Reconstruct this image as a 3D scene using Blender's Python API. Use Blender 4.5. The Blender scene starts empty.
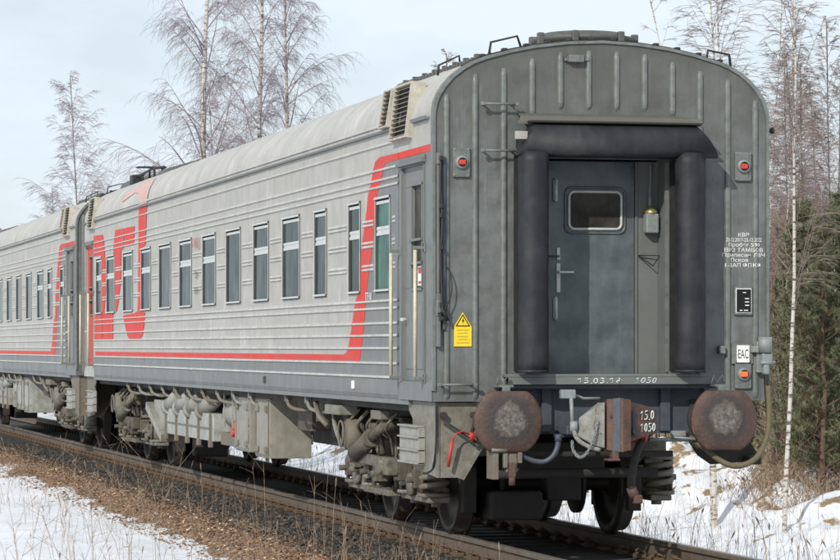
import bpy, bmesh, math, random, mathutils, mathutils.geometry
from mathutils import Vector, Matrix
random.seed(7)
R_ = math.radians
scn = bpy.context.scene
col = scn.collection

# ------------------------------------------------------------------ helpers
def tag(o, label=None, cat=None, group=None, kind=None):
    if label: o['label'] = label
    if cat: o['category'] = cat
    if group: o['group'] = group
    if kind: o['kind'] = kind
    return o

def empty(name, loc=(0, 0, 0), rz=0):
    o = bpy.data.objects.new(name, None)
    o.empty_display_size = 0.3
    col.objects.link(o)
    o.location = loc
    o.rotation_euler = (0, 0, rz)
    return o

def link_mesh(name, me, mat, parent=None):
    o = bpy.data.objects.new(name, me)
    if mat: me.materials.append(mat)
    col.objects.link(o)
    if parent: o.parent = parent
    return o

def copy_tree(o, parent=None):
    c = o.copy(); col.objects.link(c); c.parent = parent
    for ch in list(o.children): copy_tree(ch, c)
    return c

class MB:
    """collects shapes; build() links them as ONE mesh object"""
    def __init__(s, M=None):
        s.bm = bmesh.new(); s.M = M
    def face(s, pts):
        vs = [s.bm.verts.new(p) for p in pts]
        try: return s.bm.faces.new(vs)
        except ValueError: return None
    def box(s, x0, x1, y0, y1, z0, z1, bev=0):
        r = bmesh.ops.create_cube(s.bm, size=1)
        vs = r['verts']
        for v in vs:
            v.co = Vector(((x0+x1)/2+v.co.x*(x1-x0), (y0+y1)/2+v.co.y*(y1-y0), (z0+z1)/2+v.co.z*(z1-z0)))
        if bev:
            es = list({e for v in vs for e in v.link_edges})
            bmesh.ops.bevel(s.bm, geom=es, offset=bev, segments=2, affect='EDGES', profile=0.5)
        return s
    def hexa(s, p):      # 8 points: bottom 4 ccw, top 4 ccw
        v = [s.bm.verts.new(q) for q in p]
        for f in ((3,2,1,0),(4,5,6,7),(0,1,5,4),(1,2,6,5),(2,3,7,6),(3,0,4,7)):
            s.bm.faces.new([v[i] for i in f])
        return s
    def prism(s, pts, vec):   # polygon extruded by vec
        a = [s.bm.verts.new(p) for p in pts]
        b = [s.bm.verts.new(Vector(p)+Vector(vec)) for p in pts]
        n = len(a)
        s.bm.faces.new(a[::-1]); s.bm.faces.new(b)
        for i in range(n):
            s.bm.faces.new((a[i], a[(i+1)%n], b[(i+1)%n], b[i]))
        return s
    def tube(s, pts, r, n=8, cap=True, closed=False):
        pts = [Vector(p) for p in pts]
        m = len(pts); rings = []
        up = None
        for i, p in enumerate(pts):
            if closed: t = (pts[(i+1)%m]-pts[i-1]).normalized()
            elif i == 0: t = (pts[1]-pts[0]).normalized()
            elif i == m-1: t = (pts[-1]-pts[-2]).normalized()
            else: t = ((pts[i+1]-p).normalized()+(p-pts[i-1]).normalized()).normalized()
            if up is None:
                up = Vector((0,0,1)) if abs(t.z) < .9 else Vector((1,0,0))
            a = t.cross(up).normalized(); up = a.cross(t).normalized()
            rr = r[i] if isinstance(r, (list, tuple)) else r
            rings.append([s.bm.verts.new(p+(a*math.cos(2*math.pi*k/n)+up*math.sin(2*math.pi*k/n))*rr) for k in range(n)])
        for i in range(m if closed else m-1):
            A, B = rings[i], rings[(i+1)%m]
            for k in range(n):
                f = s.bm.faces.new((A[k], A[(k+1)%n], B[(k+1)%n], B[k])); f.smooth = True
        if cap and not closed:
            s.bm.faces.new(rings[0][::-1]); s.bm.faces.new(rings[-1])
        return s
    def cyl(s, p0, p1, r, n=24, r1=None):
        return s.tube([p0, p1], [r, r1 if r1 is not None else r], n)
    def lathe(s, prof, origin, axis, n=32, smooth=True):   # prof: (along, radius)
        ax = Vector(axis).normalized(); o = Vector(origin)
        a = ax.orthogonal().normalized(); b = ax.cross(a)
        rings = []
        for (h, r) in prof:
            if r < 1e-6: rings.append([s.bm.verts.new(o+ax*h)])
            else: rings.append([s.bm.verts.new(o+ax*h+(a*math.cos(2*math.pi*k/n)+b*math.sin(2*math.pi*k/n))*r) for k in range(n)])
        for A, B in zip(rings[:-1], rings[1:]):
            for k in range(n):
                q = [A[k%len(A)], A[(k+1)%n%len(A)], B[(k+1)%n%len(B)], B[k%len(B)]]
                q = list(dict.fromkeys(q))
                if len(q) > 2:
                    f = s.bm.faces.new(q); f.smooth = smooth
        return s
    def coil(s, c, r, z0, z1, turns, tr, n=7):
        N = int(turns*14); pts = []
        for i in range(N+1):
            t = i/N; a = t*turns*2*math.pi
            pts.append((c[0]+r*math.cos(a), c[1]+r*math.sin(a), z0+(z1-z0)*t))
        return s.tube(pts, tr, n)
    def build(s, name, mat, parent=None, bevel=0, fixn=True):
        if s.M is not None:
            bmesh.ops.transform(s.bm, matrix=s.M, verts=s.bm.verts)
        if fixn: bmesh.ops.recalc_face_normals(s.bm, faces=s.bm.faces)
        me = bpy.data.meshes.new(name); s.bm.to_mesh(me); s.bm.free()
        o = link_mesh(name, me, mat, parent)
        if bevel:
            m = o.modifiers.new('bevel', 'BEVEL'); m.width = bevel; m.segments = 2; m.limit_method = 'ANGLE'; m.angle_limit = R_(40)
        return o

def smooth_pts(pts, k=6):
    pts = [Vector(p) for p in pts]; out = []
    P = [pts[0]]+pts+[pts[-1]]
    for i in range(1, len(P)-2):
        for j in range(k):
            t = j/k
            a, b, c, d = P[i-1], P[i], P[i+1], P[i+2]
            out.append(.5*((2*b)+(c-a)*t+(2*a-5*b+4*c-d)*t*t+(3*b-a-3*c+d)*t**3))
    out.append(pts[-1]); return out

# ------------------------------------------------------------------ materials
def nd(nt, t, **kw):
    n = nt.nodes.new(t)
    for k, v in kw.items():
        setattr(n, k, v)
    return n

def ramp(nt, fac, stops):
    r = nd(nt, 'ShaderNodeValToRGB')
    nt.links.new(fac, r.inputs[0])
    e = r.color_ramp.elements
    e[0].position, e[0].color = stops[0][0], (*stops[0][1], 1) if len(stops[0][1]) == 3 else stops[0][1]
    e[1].position, e[1].color = stops[-1][0], (*stops[-1][1], 1)
    for p, c in stops[1:-1]:
        x = e.new(p); x.color = (*c, 1)
    return r.outputs[0]

def mixc(nt, fac, a, b, mode='MIX'):
    m = nd(nt, 'ShaderNodeMix', data_type='RGBA', blend_type=mode)
    for sock, v in ((m.inputs[0], fac), (m.inputs[6], a), (m.inputs[7], b)):
        if hasattr(v, 'is_linked'): nt.links.new(v, sock)
        elif isinstance(v, (int, float)): sock.default_value = v
        else: sock.default_value = (*v, 1)
    return m.outputs[2]

def noise(nt, vec, scale, detail=5, rough=.6, stretch=None):
    if stretch:
        mp = nd(nt, 'ShaderNodeMapping'); mp.inputs['Scale'].default_value = stretch
        nt.links.new(vec, mp.inputs[0]); vec = mp.outputs[0]
    n = nd(nt, 'ShaderNodeTexNoise'); n.inputs['Scale'].default_value = scale
    n.inputs['Detail'].default_value = detail; n.inputs['Roughness'].default_value = rough
    nt.links.new(vec, n.inputs['Vector']); return n.outputs[0]

def mat(name, c, rough=.6, metal=0, dirt=None, amt=.5, scale=3, streak=0, bump=0, bscale=60, spec=.5, speckle=None, spk=.62, coat=0):
    m = bpy.data.materials.new(name); m.use_nodes = True
    nt = m.node_tree; b = nt.nodes['Principled BSDF']
    tc = nd(nt, 'ShaderNodeTexCoord').outputs['Object']
    geo = None
    base = c
    # soft variation of tone
    n1 = noise(nt, tc, scale, 6, .65)
    v = ramp(nt, n1, [(.3, tuple(x*.86 for x in c)), (.7, tuple(min(1, x*1.1) for x in c))])
    if dirt:
        n2 = noise(nt, tc, scale*2.3, 8, .7)
        f = ramp(nt, n2, [(.42, (0,0,0)), (.72, (amt, amt, amt))])
        v = mixc(nt, f, v, dirt)
    if streak:
        n3 = noise(nt, tc, 1.0, 4, .6, (9, 9, .5))
        f = ramp(nt, n3, [(.5, (0,0,0)), (.8, (streak,)*3)])
        v = mixc(nt, f, v, dirt or tuple(x*.5 for x in c))
    if speckle:
        n4 = noise(nt, tc, bscale*.6, 4, .7)
        f = ramp(nt, n4, [(spk, (0,0,0)), (spk+.06, (1,1,1))])
        v = mixc(nt, f, v, speckle)
    nt.links.new(v, b.inputs['Base Color'])
    rr = ramp(nt, n1, [(.3, (max(0, rough-.1),)*3), (.7, (min(1, rough+.12),)*3)])
    nt.links.new(rr, b.inputs['Roughness'])
    b.inputs['Metallic'].default_value = metal
    b.inputs['Specular IOR Level'].default_value = spec
    b.inputs['Coat Weight'].default_value = coat
    if bump:
        nb = noise(nt, tc, bscale, 6, .7)
        bp = nd(nt, 'ShaderNodeBump'); bp.inputs['Strength'].default_value = bump; bp.inputs['Distance'].default_value = .02
        nt.links.new(nb, bp.inputs['Height']); nt.links.new(bp.outputs[0], b.inputs['Normal'])
    return m

def panel_mat(name, c, rough, dirt, amt, streak=.4, wav=.06, spec=.22, runs=None):
    """painted sheet steel: soft oil-canning, rain streaks, grime"""
    m = mat(name, c, rough, 0, dirt, amt, 1.4, streak)
    nt = m.node_tree; b = nt.nodes['Principled BSDF']
    tc = nd(nt, 'ShaderNodeTexCoord').outputs['Object']
    a = noise(nt, tc, 1.7, 2, .5); d = noise(nt, tc, 45, 6, .7)
    ad = nd(nt, 'ShaderNodeMath', operation='MULTIPLY_ADD'); nt.links.new(d, ad.inputs[0]); ad.inputs[1].default_value = .03; nt.links.new(a, ad.inputs[2])
    bp = nd(nt, 'ShaderNodeBump'); bp.inputs['Strength'].default_value = 1; bp.inputs['Distance'].default_value = wav
    nt.links.new(ad.outputs[0], bp.inputs['Height']); nt.links.new(bp.outputs[0], b.inputs['Normal'])
    b.inputs['Specular IOR Level'].default_value = spec
    if runs:
        src = b.inputs['Base Color'].links[0].from_socket
        n = noise(nt, tc, 1.0, 5, .65, (16, 16, 1.1)); n2 = noise(nt, tc, 1.1, 4, .6)
        mu = nd(nt, 'ShaderNodeMath', operation='MULTIPLY'); nt.links.new(n, mu.inputs[0]); nt.links.new(n2, mu.inputs[1])
        f = ramp(nt, mu.outputs[0], [(.33, (0,0,0)), (.42, (.8,.8,.8))])
        nt.links.new(mixc(nt, f, src, runs), b.inputs['Base Color'])
    return m

M = {}
M['lightgrey'] = panel_mat('light_grey_paint', (.37,.36,.333), .45, (.25,.225,.185), .5, .4, runs=(.52,.51,.49))
M['darkgrey'] = panel_mat('dark_grey_paint', (.140,.150,.155), .45, (.22,.205,.175), .5, .4)
M['red'] = panel_mat('red_paint', (.54,.034,.024), .55, (.42,.10,.08), .3, .3)
M['fadedred'] = panel_mat('faded_red_paint', (.50,.30,.275), .6, (.5,.45,.4), .5, .4)
M['roof'] = panel_mat('roof_paint', (.42,.412,.39), .6, (.29,.27,.235), .6, .45, .03, .3)
M['end'] = panel_mat('end_wall_paint', (.142,.155,.154), .5, (.070,.068,.058), .85, .75, .07, .35, (.20,.215,.21))
def soot(m, z0, z1, c, amt):
    nt = m.node_tree; b = nt.nodes['Principled BSDF']; src = b.inputs['Base Color'].links[0].from_socket
    tc = nd(nt, 'ShaderNodeTexCoord').outputs['Object']; sp = nd(nt, 'ShaderNodeSeparateXYZ'); nt.links.new(tc, sp.inputs[0])
    n = noise(nt, tc, 3.5, 6, .7, (2,2,.8)); a = nd(nt, 'ShaderNodeMath', operation='MULTIPLY_ADD'); nt.links.new(n, a.inputs[0]); a.inputs[1].default_value = 1.3; nt.links.new(sp.outputs[2], a.inputs[2])
    mr = nd(nt, 'ShaderNodeMapRange'); nt.links.new(a.outputs[0], mr.inputs[0]); mr.inputs[1].default_value = z0+.65; mr.inputs[2].default_value = z1+.65; mr.inputs[4].default_value = amt
    nt.links.new(mixc(nt, mr.outputs[0], src, c), b.inputs['Base Color'])
soot(M['end'], 3.3, 4.3, (.075,.075,.064), .7)
M['rib_highlight'] = mat('rib_highlight_paint', (.44,.435,.41), .5, 0, (.27,.26,.235), .85, 2.2, .5)  # lighter grey paints the bright highlight on the side ribs into their colour
M['endtrim'] = mat('end_trim_paint', (.155,.172,.163), .5, 0, (.07,.07,.06), .75, 5, .5)
M['hood'] = mat('hood_sheet', (.10,.098,.082), .7, 0, (.1,.09,.07), .6, 6)
M['door'] = panel_mat('dark_blue_door_paint', (.066,.084,.092), .34, (.15,.168,.165), .7, .4, .09, .5)
M['vest'] = mat('vestibule_panel', (.135,.148,.142), .55, 0, (.12,.12,.1), .5, 3, .3)
M['rubber'] = panel_mat('black_rubber', (.0155,.0165,.020), .58, (.045,.045,.048), .7, .6, .035)
M['rubber'].node_tree.nodes['Principled BSDF'].inputs['Specular IOR Level'].default_value = .28
M['black'] = mat('black_metal', (.012,.012,.013), .6, 0, (.04,.035,.03), .5, 5)
M['headstock'] = mat('headstock_paint', (.06,.075,.095), .6, 0, (.035,.03,.028), .6, 5, .3)
M['under'] = mat('underframe_grey', (.245,.258,.236), .65, 0, (.095,.08,.058), .9, 3.5, .65, .3, 50, speckle=(.08,.065,.045), spk=.60)
M['underl'] = mat('equipment_light_grey', (.35,.37,.35), .55, 0, (.15,.135,.10), .75, 3, .6, .2, 50, speckle=(.11,.09,.065), spk=.65)
M['grime'] = mat('bogie_grime', (.20,.185,.145), .8, 0, (.035,.029,.022), 1.0, 6, .5, .6, 40)
M['dark'] = mat('dark_underside', (.028,.026,.024), .85, 0, (.05,.042,.034), .5, 4)
M['rust'] = mat('rusty_steel', (.125,.064,.045), .65, .1, (.042,.034,.031), .95, 3, .4, .4, 40, speckle=(.17,.10,.07), spk=.60)
def plate_mat():
    m = mat('worn_buffer_steel', (.105,.055,.040), .6, .1, (.036,.030,.028), 1.0, 3, .4, .5, 40, speckle=(.15,.09,.065), spk=.60)
    nt = m.node_tree; b = nt.nodes['Principled BSDF']; src = b.inputs['Base Color'].links[0].from_socket
    tc = nd(nt, 'ShaderNodeTexCoord').outputs['Object']; sp = nd(nt, 'ShaderNodeSeparateXYZ'); nt.links.new(tc, sp.inputs[0])
    ab = nd(nt, 'ShaderNodeMath', operation='ABSOLUTE'); nt.links.new(sp.outputs[0], ab.inputs[0])
    cb = nd(nt, 'ShaderNodeCombineXYZ'); nt.links.new(ab.outputs[0], cb.inputs[0]); nt.links.new(sp.outputs[2], cb.inputs[2])
    ds = nd(nt, 'ShaderNodeVectorMath', operation='DISTANCE'); nt.links.new(cb.outputs[0], ds.inputs[0]); ds.inputs[1].default_value = (.985, 0, 1.12)
    n = noise(nt, tc, 7, 7, .72); a = nd(nt, 'ShaderNodeMath', operation='MULTIPLY_ADD'); nt.links.new(n, a.inputs[0]); a.inputs[1].default_value = .22; nt.links.new(ds.outputs['Value'], a.inputs[2])
    core = ramp(nt, a.outputs[0], [(.220, (1,1,1)), (.262, (0,0,0))])
    ring = ramp(nt, a.outputs[0], [(.235, (0,0,0)), (.265, (.9,.9,.9)), (.30, (.7,.7,.7)), (.37, (0,0,0))])
    n2 = noise(nt, tc, 30, 6, .75)
    gc = ramp(nt, n2, [(.33, (.05,.042,.038)), (.5, (.115,.100,.088)), (.68, (.235,.21,.19))])
    v = mixc(nt, ring, src, (.035,.033,.034)); v = mixc(nt, core, v, gc); nt.links.new(v, b.inputs['Base Color'])
    return m
M['plate'] = plate_mat()
M['grease'] = mat('dried_grease', (.27,.25,.23), .9, 0, (.1,.085,.08), .9, 22, 0, .9, 60)
M['wheel'] = mat('wheel_steel', (.05,.043,.038), .6, .5, (.09,.065,.045), .6, 6)
M['tread'] = mat('wheel_tread', (.28,.26,.24), .35, .9, (.1,.07,.05), .5, 8)
M['cream'] = mat('cream_handrail', (.50,.47,.36), .4, 0, (.3,.25,.15), .4, 12)
M['alu'] = mat('aluminium_frame', (.50,.51,.49), .4, .1, (.34,.34,.32), .4, 10)
M['seal'] = mat('rubber_seal', (.05,.052,.052), .6)
M['white'] = mat('white_marking', (.78,.78,.75), .6, 0, (.5,.5,.48), .4, 30)
M['chalk'] = mat('chalk', (.72,.80,.78), .9, 0, (.35,.38,.37), .5, 40)
M['yellow'] = mat('yellow_sign', (.78,.58,.02), .5, 0, (.6,.45,.05), .3, 20)
M['signink'] = mat('sign_ink', (.012,.012,.013), .7, spec=.2)
M['signfaint'] = mat('sign_fine_print', (.50,.34,.02), .5)
M['redp'] = mat('red_handle_paint', (.48,.035,.03), .5, 0, (.25,.05,.03), .4, 15)
def dusty(m, c, amt):
    nt = m.node_tree; b = nt.nodes['Principled BSDF']; src = b.inputs['Base Color'].links[0].from_socket
    oi = nd(nt, 'ShaderNodeObjectInfo'); tc = nd(nt, 'ShaderNodeTexCoord').outputs['Object']
    n = noise(nt, tc, 2.2, 6, .7); a = nd(nt, 'ShaderNodeMath', operation='MULTIPLY_ADD'); nt.links.new(oi.outputs['Random'], a.inputs[0]); a.inputs[1].default_value = .7; nt.links.new(n, a.inputs[2])
    f = ramp(nt, a.outputs[0], [(.55, (0,0,0)), (1.0, (amt,)*3)])
    nt.links.new(mixc(nt, f, src, c), b.inputs['Base Color'])
dusty(M['under'], (.13,.105,.07), .75); dusty(M['underl'], (.19,.165,.12), .55); dusty(M['grime'], (.075,.06,.045), .8)
M['conn'] = mat('connector_grey', (.22,.25,.25), .5, 0, (.15,.14,.12), .5, 12)
M['brass'] = mat('brass', (.45,.38,.16), .4, .6)
M['hose'] = mat('dusty_hose', (.13,.11,.06), .8, 0, (.06,.05,.04), .6, 20)
M['rail'] = mat('rail_rust', (.15,.115,.085), .75, .1, (.075,.055,.042), .7, 5, .2, .2, 50)
M['railtop'] = mat('rail_running_top', (.35,.33,.31), .38, .7, (.2,.17,.14), .5, 9)
M['sleeper'] = mat('sleeper_concrete', (.05,.044,.039), .9, 0, (.04,.034,.03), .7, 6, 0, .4, 40)
M['clip'] = mat('fastening_rust', (.13,.085,.055), .8, .2, (.05,.04,.03), .6, 20)

def glass(name, c, r=.06, k=1.0):
    m = bpy.data.materials.new(name); m.use_nodes = True; nt = m.node_tree
    b = nt.nodes['Principled BSDF']
    tc = nd(nt, 'ShaderNodeTexCoord').outputs['Object']
    v = ramp(nt, noise(nt, tc, 2.6, 5, .6, (1,1,.7)), [(.34, tuple(x*.35 for x in c)), (.5, c), (.68, tuple(x*1.9 for x in c))])
    dust = ramp(nt, noise(nt, tc, 14, 6, .7), [(.5, (0,0,0)), (.8, (.35,.35,.35))])
    v = mixc(nt, dust, v, (.07,.075,.068))
    nt.links.new(v, b.inputs['Base Color'])
    b.inputs['Roughness'].default_value = r; b.inputs['IOR'].default_value = 1.14; b.inputs['Specular IOR Level'].default_value = .3*k
    bp = nd(nt, 'ShaderNodeBump'); bp.inputs['Distance'].default_value = .02; bp.inputs['Strength'].default_value = .5
    nt.links.new(noise(nt, tc, 1.6, 2), bp.inputs['Height']); nt.links.new(bp.outputs[0], b.inputs['Normal'])
    return m
M['glass'] = glass('window_glass', (.020,.036,.033), .10)
M['glassgreen'] = glass('window_glass_green', (.026,.085,.065), .12)
M['dustyglass'] = glass('dusty_door_glass', (.045,.042,.037), .35)

def lens(name, c, e, s):
    m = bpy.data.materials.new(name); m.use_nodes = True; b = m.node_tree.nodes['Principled BSDF']
    b.inputs['Base Color'].default_value = (*c, 1); b.inputs['Roughness'].default_value = .2
    if s:
        b.inputs['Emission Color'].default_value = (*e, 1); b.inputs['Emission Strength'].default_value = s
    return m
M['lensred'] = lens('red_lamp_lens', (.50,.045,.03), (1,.1,.05), 0)
M['lenslit'] = lens('lit_lamp_lens', (.7,.10,.03), (1,.13,.02), .8)

# ------------------------------------------------------------------ coach geometry
L = 24.0
RIBS = [1.46,1.59,1.73,1.85,1.965,2.105,2.175,3.25,3.315,3.41,3.64]
HALF = [(1.53,1.27),(1.547,1.31),(1.55,1.36),(1.55,3.76),(1.547,3.83),(1.535,3.90),(1.505,3.975),(1.453,4.055),(1.38,4.135),(1.289,4.205),(1.19,4.26),(1.088,4.30),(.85,4.365),(.631,4.41),(.32,4.45),(0,4.465)]
def xprof(z):
    for (x0,z0),(x1,z1) in zip(HALF[:-1], HALF[1:]):
        if z0 <= z <= z1: return x0+(x1-x0)*(z-z0)/(z1-z0)
    return HALF[0][0] if z < 1.27 else 0
def rib(z):
    for r in RIBS:
        d = z-r
        if -.010 < d < .040:
            if d < -.004: return .006*(d+.010)/.006
            if d < .006: return .006
            return .006*(.040-d)/.034
    return 0
def sx(z): return xprof(z)+rib(z)
ZB = sorted([1.27,1.31,1.36,3.76]+[r+d for r in RIBS for d in (-.0099,-.004,.006,.0399)])
def ztop(x):
    x = abs(x)
    pts = [(a,b) for a,b in HALF[3:]]
    for (x0,z0),(x1,z1) in zip(pts[:-1], pts[1:]):
        if x1 <= x <= x0 and x0 != x1: return z0+(z1-z0)*(x-x0)/(x1-x0)
    return 3.76
WZ0, WZ1 = 2.26, 3.17

def side_wall(parent, wins, s, name='side_wall'):
    """corrugated wall from the first vestibule door to the last one, window openings left out"""
    b = MB()
    ys = sorted({1.32, 22.72}|{w[0] for w in wins}|{w[1] for w in wins})
    zs = sorted(set(ZB+[WZ0, WZ1]))
    V = {}
    def v(y, z):
        if (y, z) not in V: V[(y, z)] = b.bm.verts.new((s*sx(z), y, z))
        return V[(y, z)]
    for y0, y1 in zip(ys[:-1], ys[1:]):
        inw = any(w[0] <= (y0+y1)/2 <= w[1] for w in wins)
        for z0, z1 in zip(zs[:-1], zs[1:]):
            if inw and z0 >= WZ0-1e-6 and z1 <= WZ1+1e-6: continue
            b.bm.faces.new((v(y0,z0), v(y1,z0), v(y1,z1), v(y0,z1)))
    wo = b.build(name, M['lightgrey'], parent)
    if s > 0: return wo
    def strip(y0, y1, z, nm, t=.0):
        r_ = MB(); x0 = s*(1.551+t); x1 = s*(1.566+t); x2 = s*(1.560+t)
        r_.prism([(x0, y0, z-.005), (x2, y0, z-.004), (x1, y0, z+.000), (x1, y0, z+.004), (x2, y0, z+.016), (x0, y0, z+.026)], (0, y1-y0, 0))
        r_.build(nm, M['rib_highlight'], wo)
    for r in RIBS: strip(1.33, 22.70, r, 'rib_highlight')  # pale strip over each long rib, a painted glint across all livery colours
    # short pressed ribs between the windows
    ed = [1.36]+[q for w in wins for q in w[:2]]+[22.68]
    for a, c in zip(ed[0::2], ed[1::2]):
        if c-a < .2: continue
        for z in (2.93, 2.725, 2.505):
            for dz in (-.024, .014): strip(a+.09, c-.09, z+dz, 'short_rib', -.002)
    return wo

def decal(polys, off, mat_, name, parent, wins, s=-1):
    """painted livery area: polygons in (y, z) that follow the corrugation and skip the windows"""
    bm = bmesh.new()
    for p in polys:
        vs = [bm.verts.new((0, y, z)) for y, z in p]
        for t in mathutils.geometry.tessellate_polygon([[Vector((y, z, 0)) for y, z in p]]):
            try: bm.faces.new([vs[i] for i in t])
            except ValueError: pass
    zz = ZB+[WZ0, WZ1]+[q[1] for q in HALF[4:-1]]
    lo = min(q[1] for p in polys for q in p); hi = max(q[1] for p in polys for q in p)
    for z in zz:
        if lo < z < hi:
            bmesh.ops.bisect_plane(bm, geom=bm.verts[:]+bm.edges[:]+bm.faces[:], plane_co=(0,0,z), plane_no=(0,0,1))
    for w in wins:
        for y in w[:2]:
            bmesh.ops.bisect_plane(bm, geom=bm.verts[:]+bm.edges[:]+bm.faces[:], plane_co=(0,y,0), plane_no=(0,1,0))
    dl = []
    for f in bm.faces:
        c = f.calc_center_median()
        if WZ0 < c.z < WZ1 and any(w[0] < c.y < w[1] for w in wins): dl.append(f)
    bmesh.ops.delete(bm, geom=dl, context='FACES')
    for v in bm.verts: v.co.x = s*(sx(v.co.z)+off)
    bmesh.ops.recalc_face_normals(bm, faces=bm.faces)
    me = bpy.data.meshes.new(name); bm.to_mesh(me); bm.free()
    o = link_mesh(name, me, mat_, parent)
    return o

def window(parent, y0, y1, split, gm, s=-1, sub=True):
    f = MB(); X = lambda d: s*(1.55+d)
    def bar(a, c, e, g, d0=-.03, d1=.008):
        f.box(min(X(d0),X(d1)), max(X(d0),X(d1)), a, c, e, g, .004)
    t = .028
    bar(y0, y0+t, WZ0, WZ1); bar(y1-t, y1, WZ0, WZ1)
    bar(y0+t, y1-t, WZ0, WZ0+.035); bar(y0+t, y1-t, WZ1-.03, WZ1)
    fo = f.build('window', M['seal'], parent)
    g = MB()
    def gb(a, c, e, h, d0, d1): g.box(min(X(d0),X(d1)), max(X(d0),X(d1)), a, c, e, h, .003)
    gb(y0+.02, y1-.02, WZ0+.012, WZ0+.032, .013, .03)
    gb(y0+.02, y1-.02, WZ1-.028, WZ1-.006, .013, .028)
    gb(y0+t, y1-t, WZ1-.075, WZ1-.042, -.02, .004)
    gb(y0+.002, y0+.012, WZ0+.03, WZ1-.03, .0085, .014); gb(y1-.012, y1-.002, WZ0+.03, WZ1-.03, .0085, .014)
    g.build('frame', M['alu'], fo)
    a, c = y0+t+.017, y1-t-.017
    if split:
        k = MB()
        k.box(min(X(-.02),X(.006)), max(X(-.02),X(.006)), a, c, 2.80, 2.83, .004)
        k.box(min(X(-.02),X(-.002)), max(X(-.02),X(-.002)), a, c, 2.829, 2.855, .0)
        k.box(min(X(-.02),X(.004)), max(X(-.02),X(.004)), a, c, 2.854, 2.885, .004)
        k.build('transom', M['alu'], fo)
        for e, h in ((WZ0+.036, 2.80), (2.886, WZ1-.076)):
            p = MB(); p.face([(X(-.008),a,e),(X(-.008),c,e),(X(-.008),c,h),(X(-.008),a,h)]); p.build('pane', gm, fo)
    else:
        p = MB(); p.face([(X(-.008),a,WZ0+.036),(X(-.008),c,WZ0+.036),(X(-.008),c,WZ1-.076),(X(-.008),a,WZ1-.076)]); p.build('pane', gm, fo)
    return fo

def text_mesh(name, body, size, origin, side, mat_, parent, bold=0, align='CENTER', sxx=1.0, ext=0):
    cu = bpy.data.curves.new('txt', 'FONT'); cu.body = body; cu.size = 10; cu.resolution_u = 6; cu.align_x = align
    cu.offset = bold; cu.extrude = ext
    o = bpy.data.objects.new('txt', cu); col.objects.link(o)
    dg = bpy.context.evaluated_depsgraph_get()
    me = bpy.data.meshes.new_from_object(o.evaluated_get(dg))
    bpy.data.objects.remove(o); bpy.data.curves.remove(cu)
    if side == 'end': Rm = Matrix(((1,0,0),(0,0,-1),(0,1,0)))
    else: Rm = Matrix(((0,0,-1),(-1,0,0),(0,1,0)))
    me.transform(Matrix.Translation(origin) @ Rm.to_4x4() @ Matrix.Diagonal((sxx*size/10,size/10,size/10,1)))
    me.name = name
    return link_mesh(name, me, mat_, parent)

DIG = {'1':[[(.1,.75),(.45,1),(.45,0)]], '5':[[(.7,1),(.15,1),(.12,.55),(.5,.62),(.72,.35),(.5,.03),(.08,.08)]],
 '0':[[(.4,1),(.12,.75),(.1,.3),(.4,0),(.68,.3),(.66,.75),(.4,1)]], '3':[[(.1,.95),(.5,1),(.65,.78),(.35,.55),(.7,.35),(.45,.02),(.05,.1)]],
 '8':[[(.4,.52),(.12,.78),(.4,1),(.65,.78),(.4,.52),(.1,.25),(.4,0),(.72,.25),(.4,.52)]], '.':[[(.15,.02),(.25,.04)]],
 'ф':[[(.4,1),(.36,0)],[(.4,.75),(.1,.6),(.15,.3),(.38,.25),(.66,.4),(.66,.62),(.4,.75)]]}
def chalk(txt, x0, z0, w, h, f3, r, name, parent, slant=.15):
    """hand-drawn chalk strokes; f3 maps (u, v) on the surface to 3-D"""
    b = MB(); x = x0
    for ch in txt:
        dw = w*(.45 if ch == '.' else 1)
        for st in DIG.get(ch, []):
            p = [(x+a*w+slant*c*h+random.uniform(-.03,.03)*w, z0+c*h+random.uniform(-.03,.03)*h) for a, c in st]
            b.tube([f3(u, v) for u, v in p], r, 5)
        x += dw
    return b.build(name, M['chalk'], parent)

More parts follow.
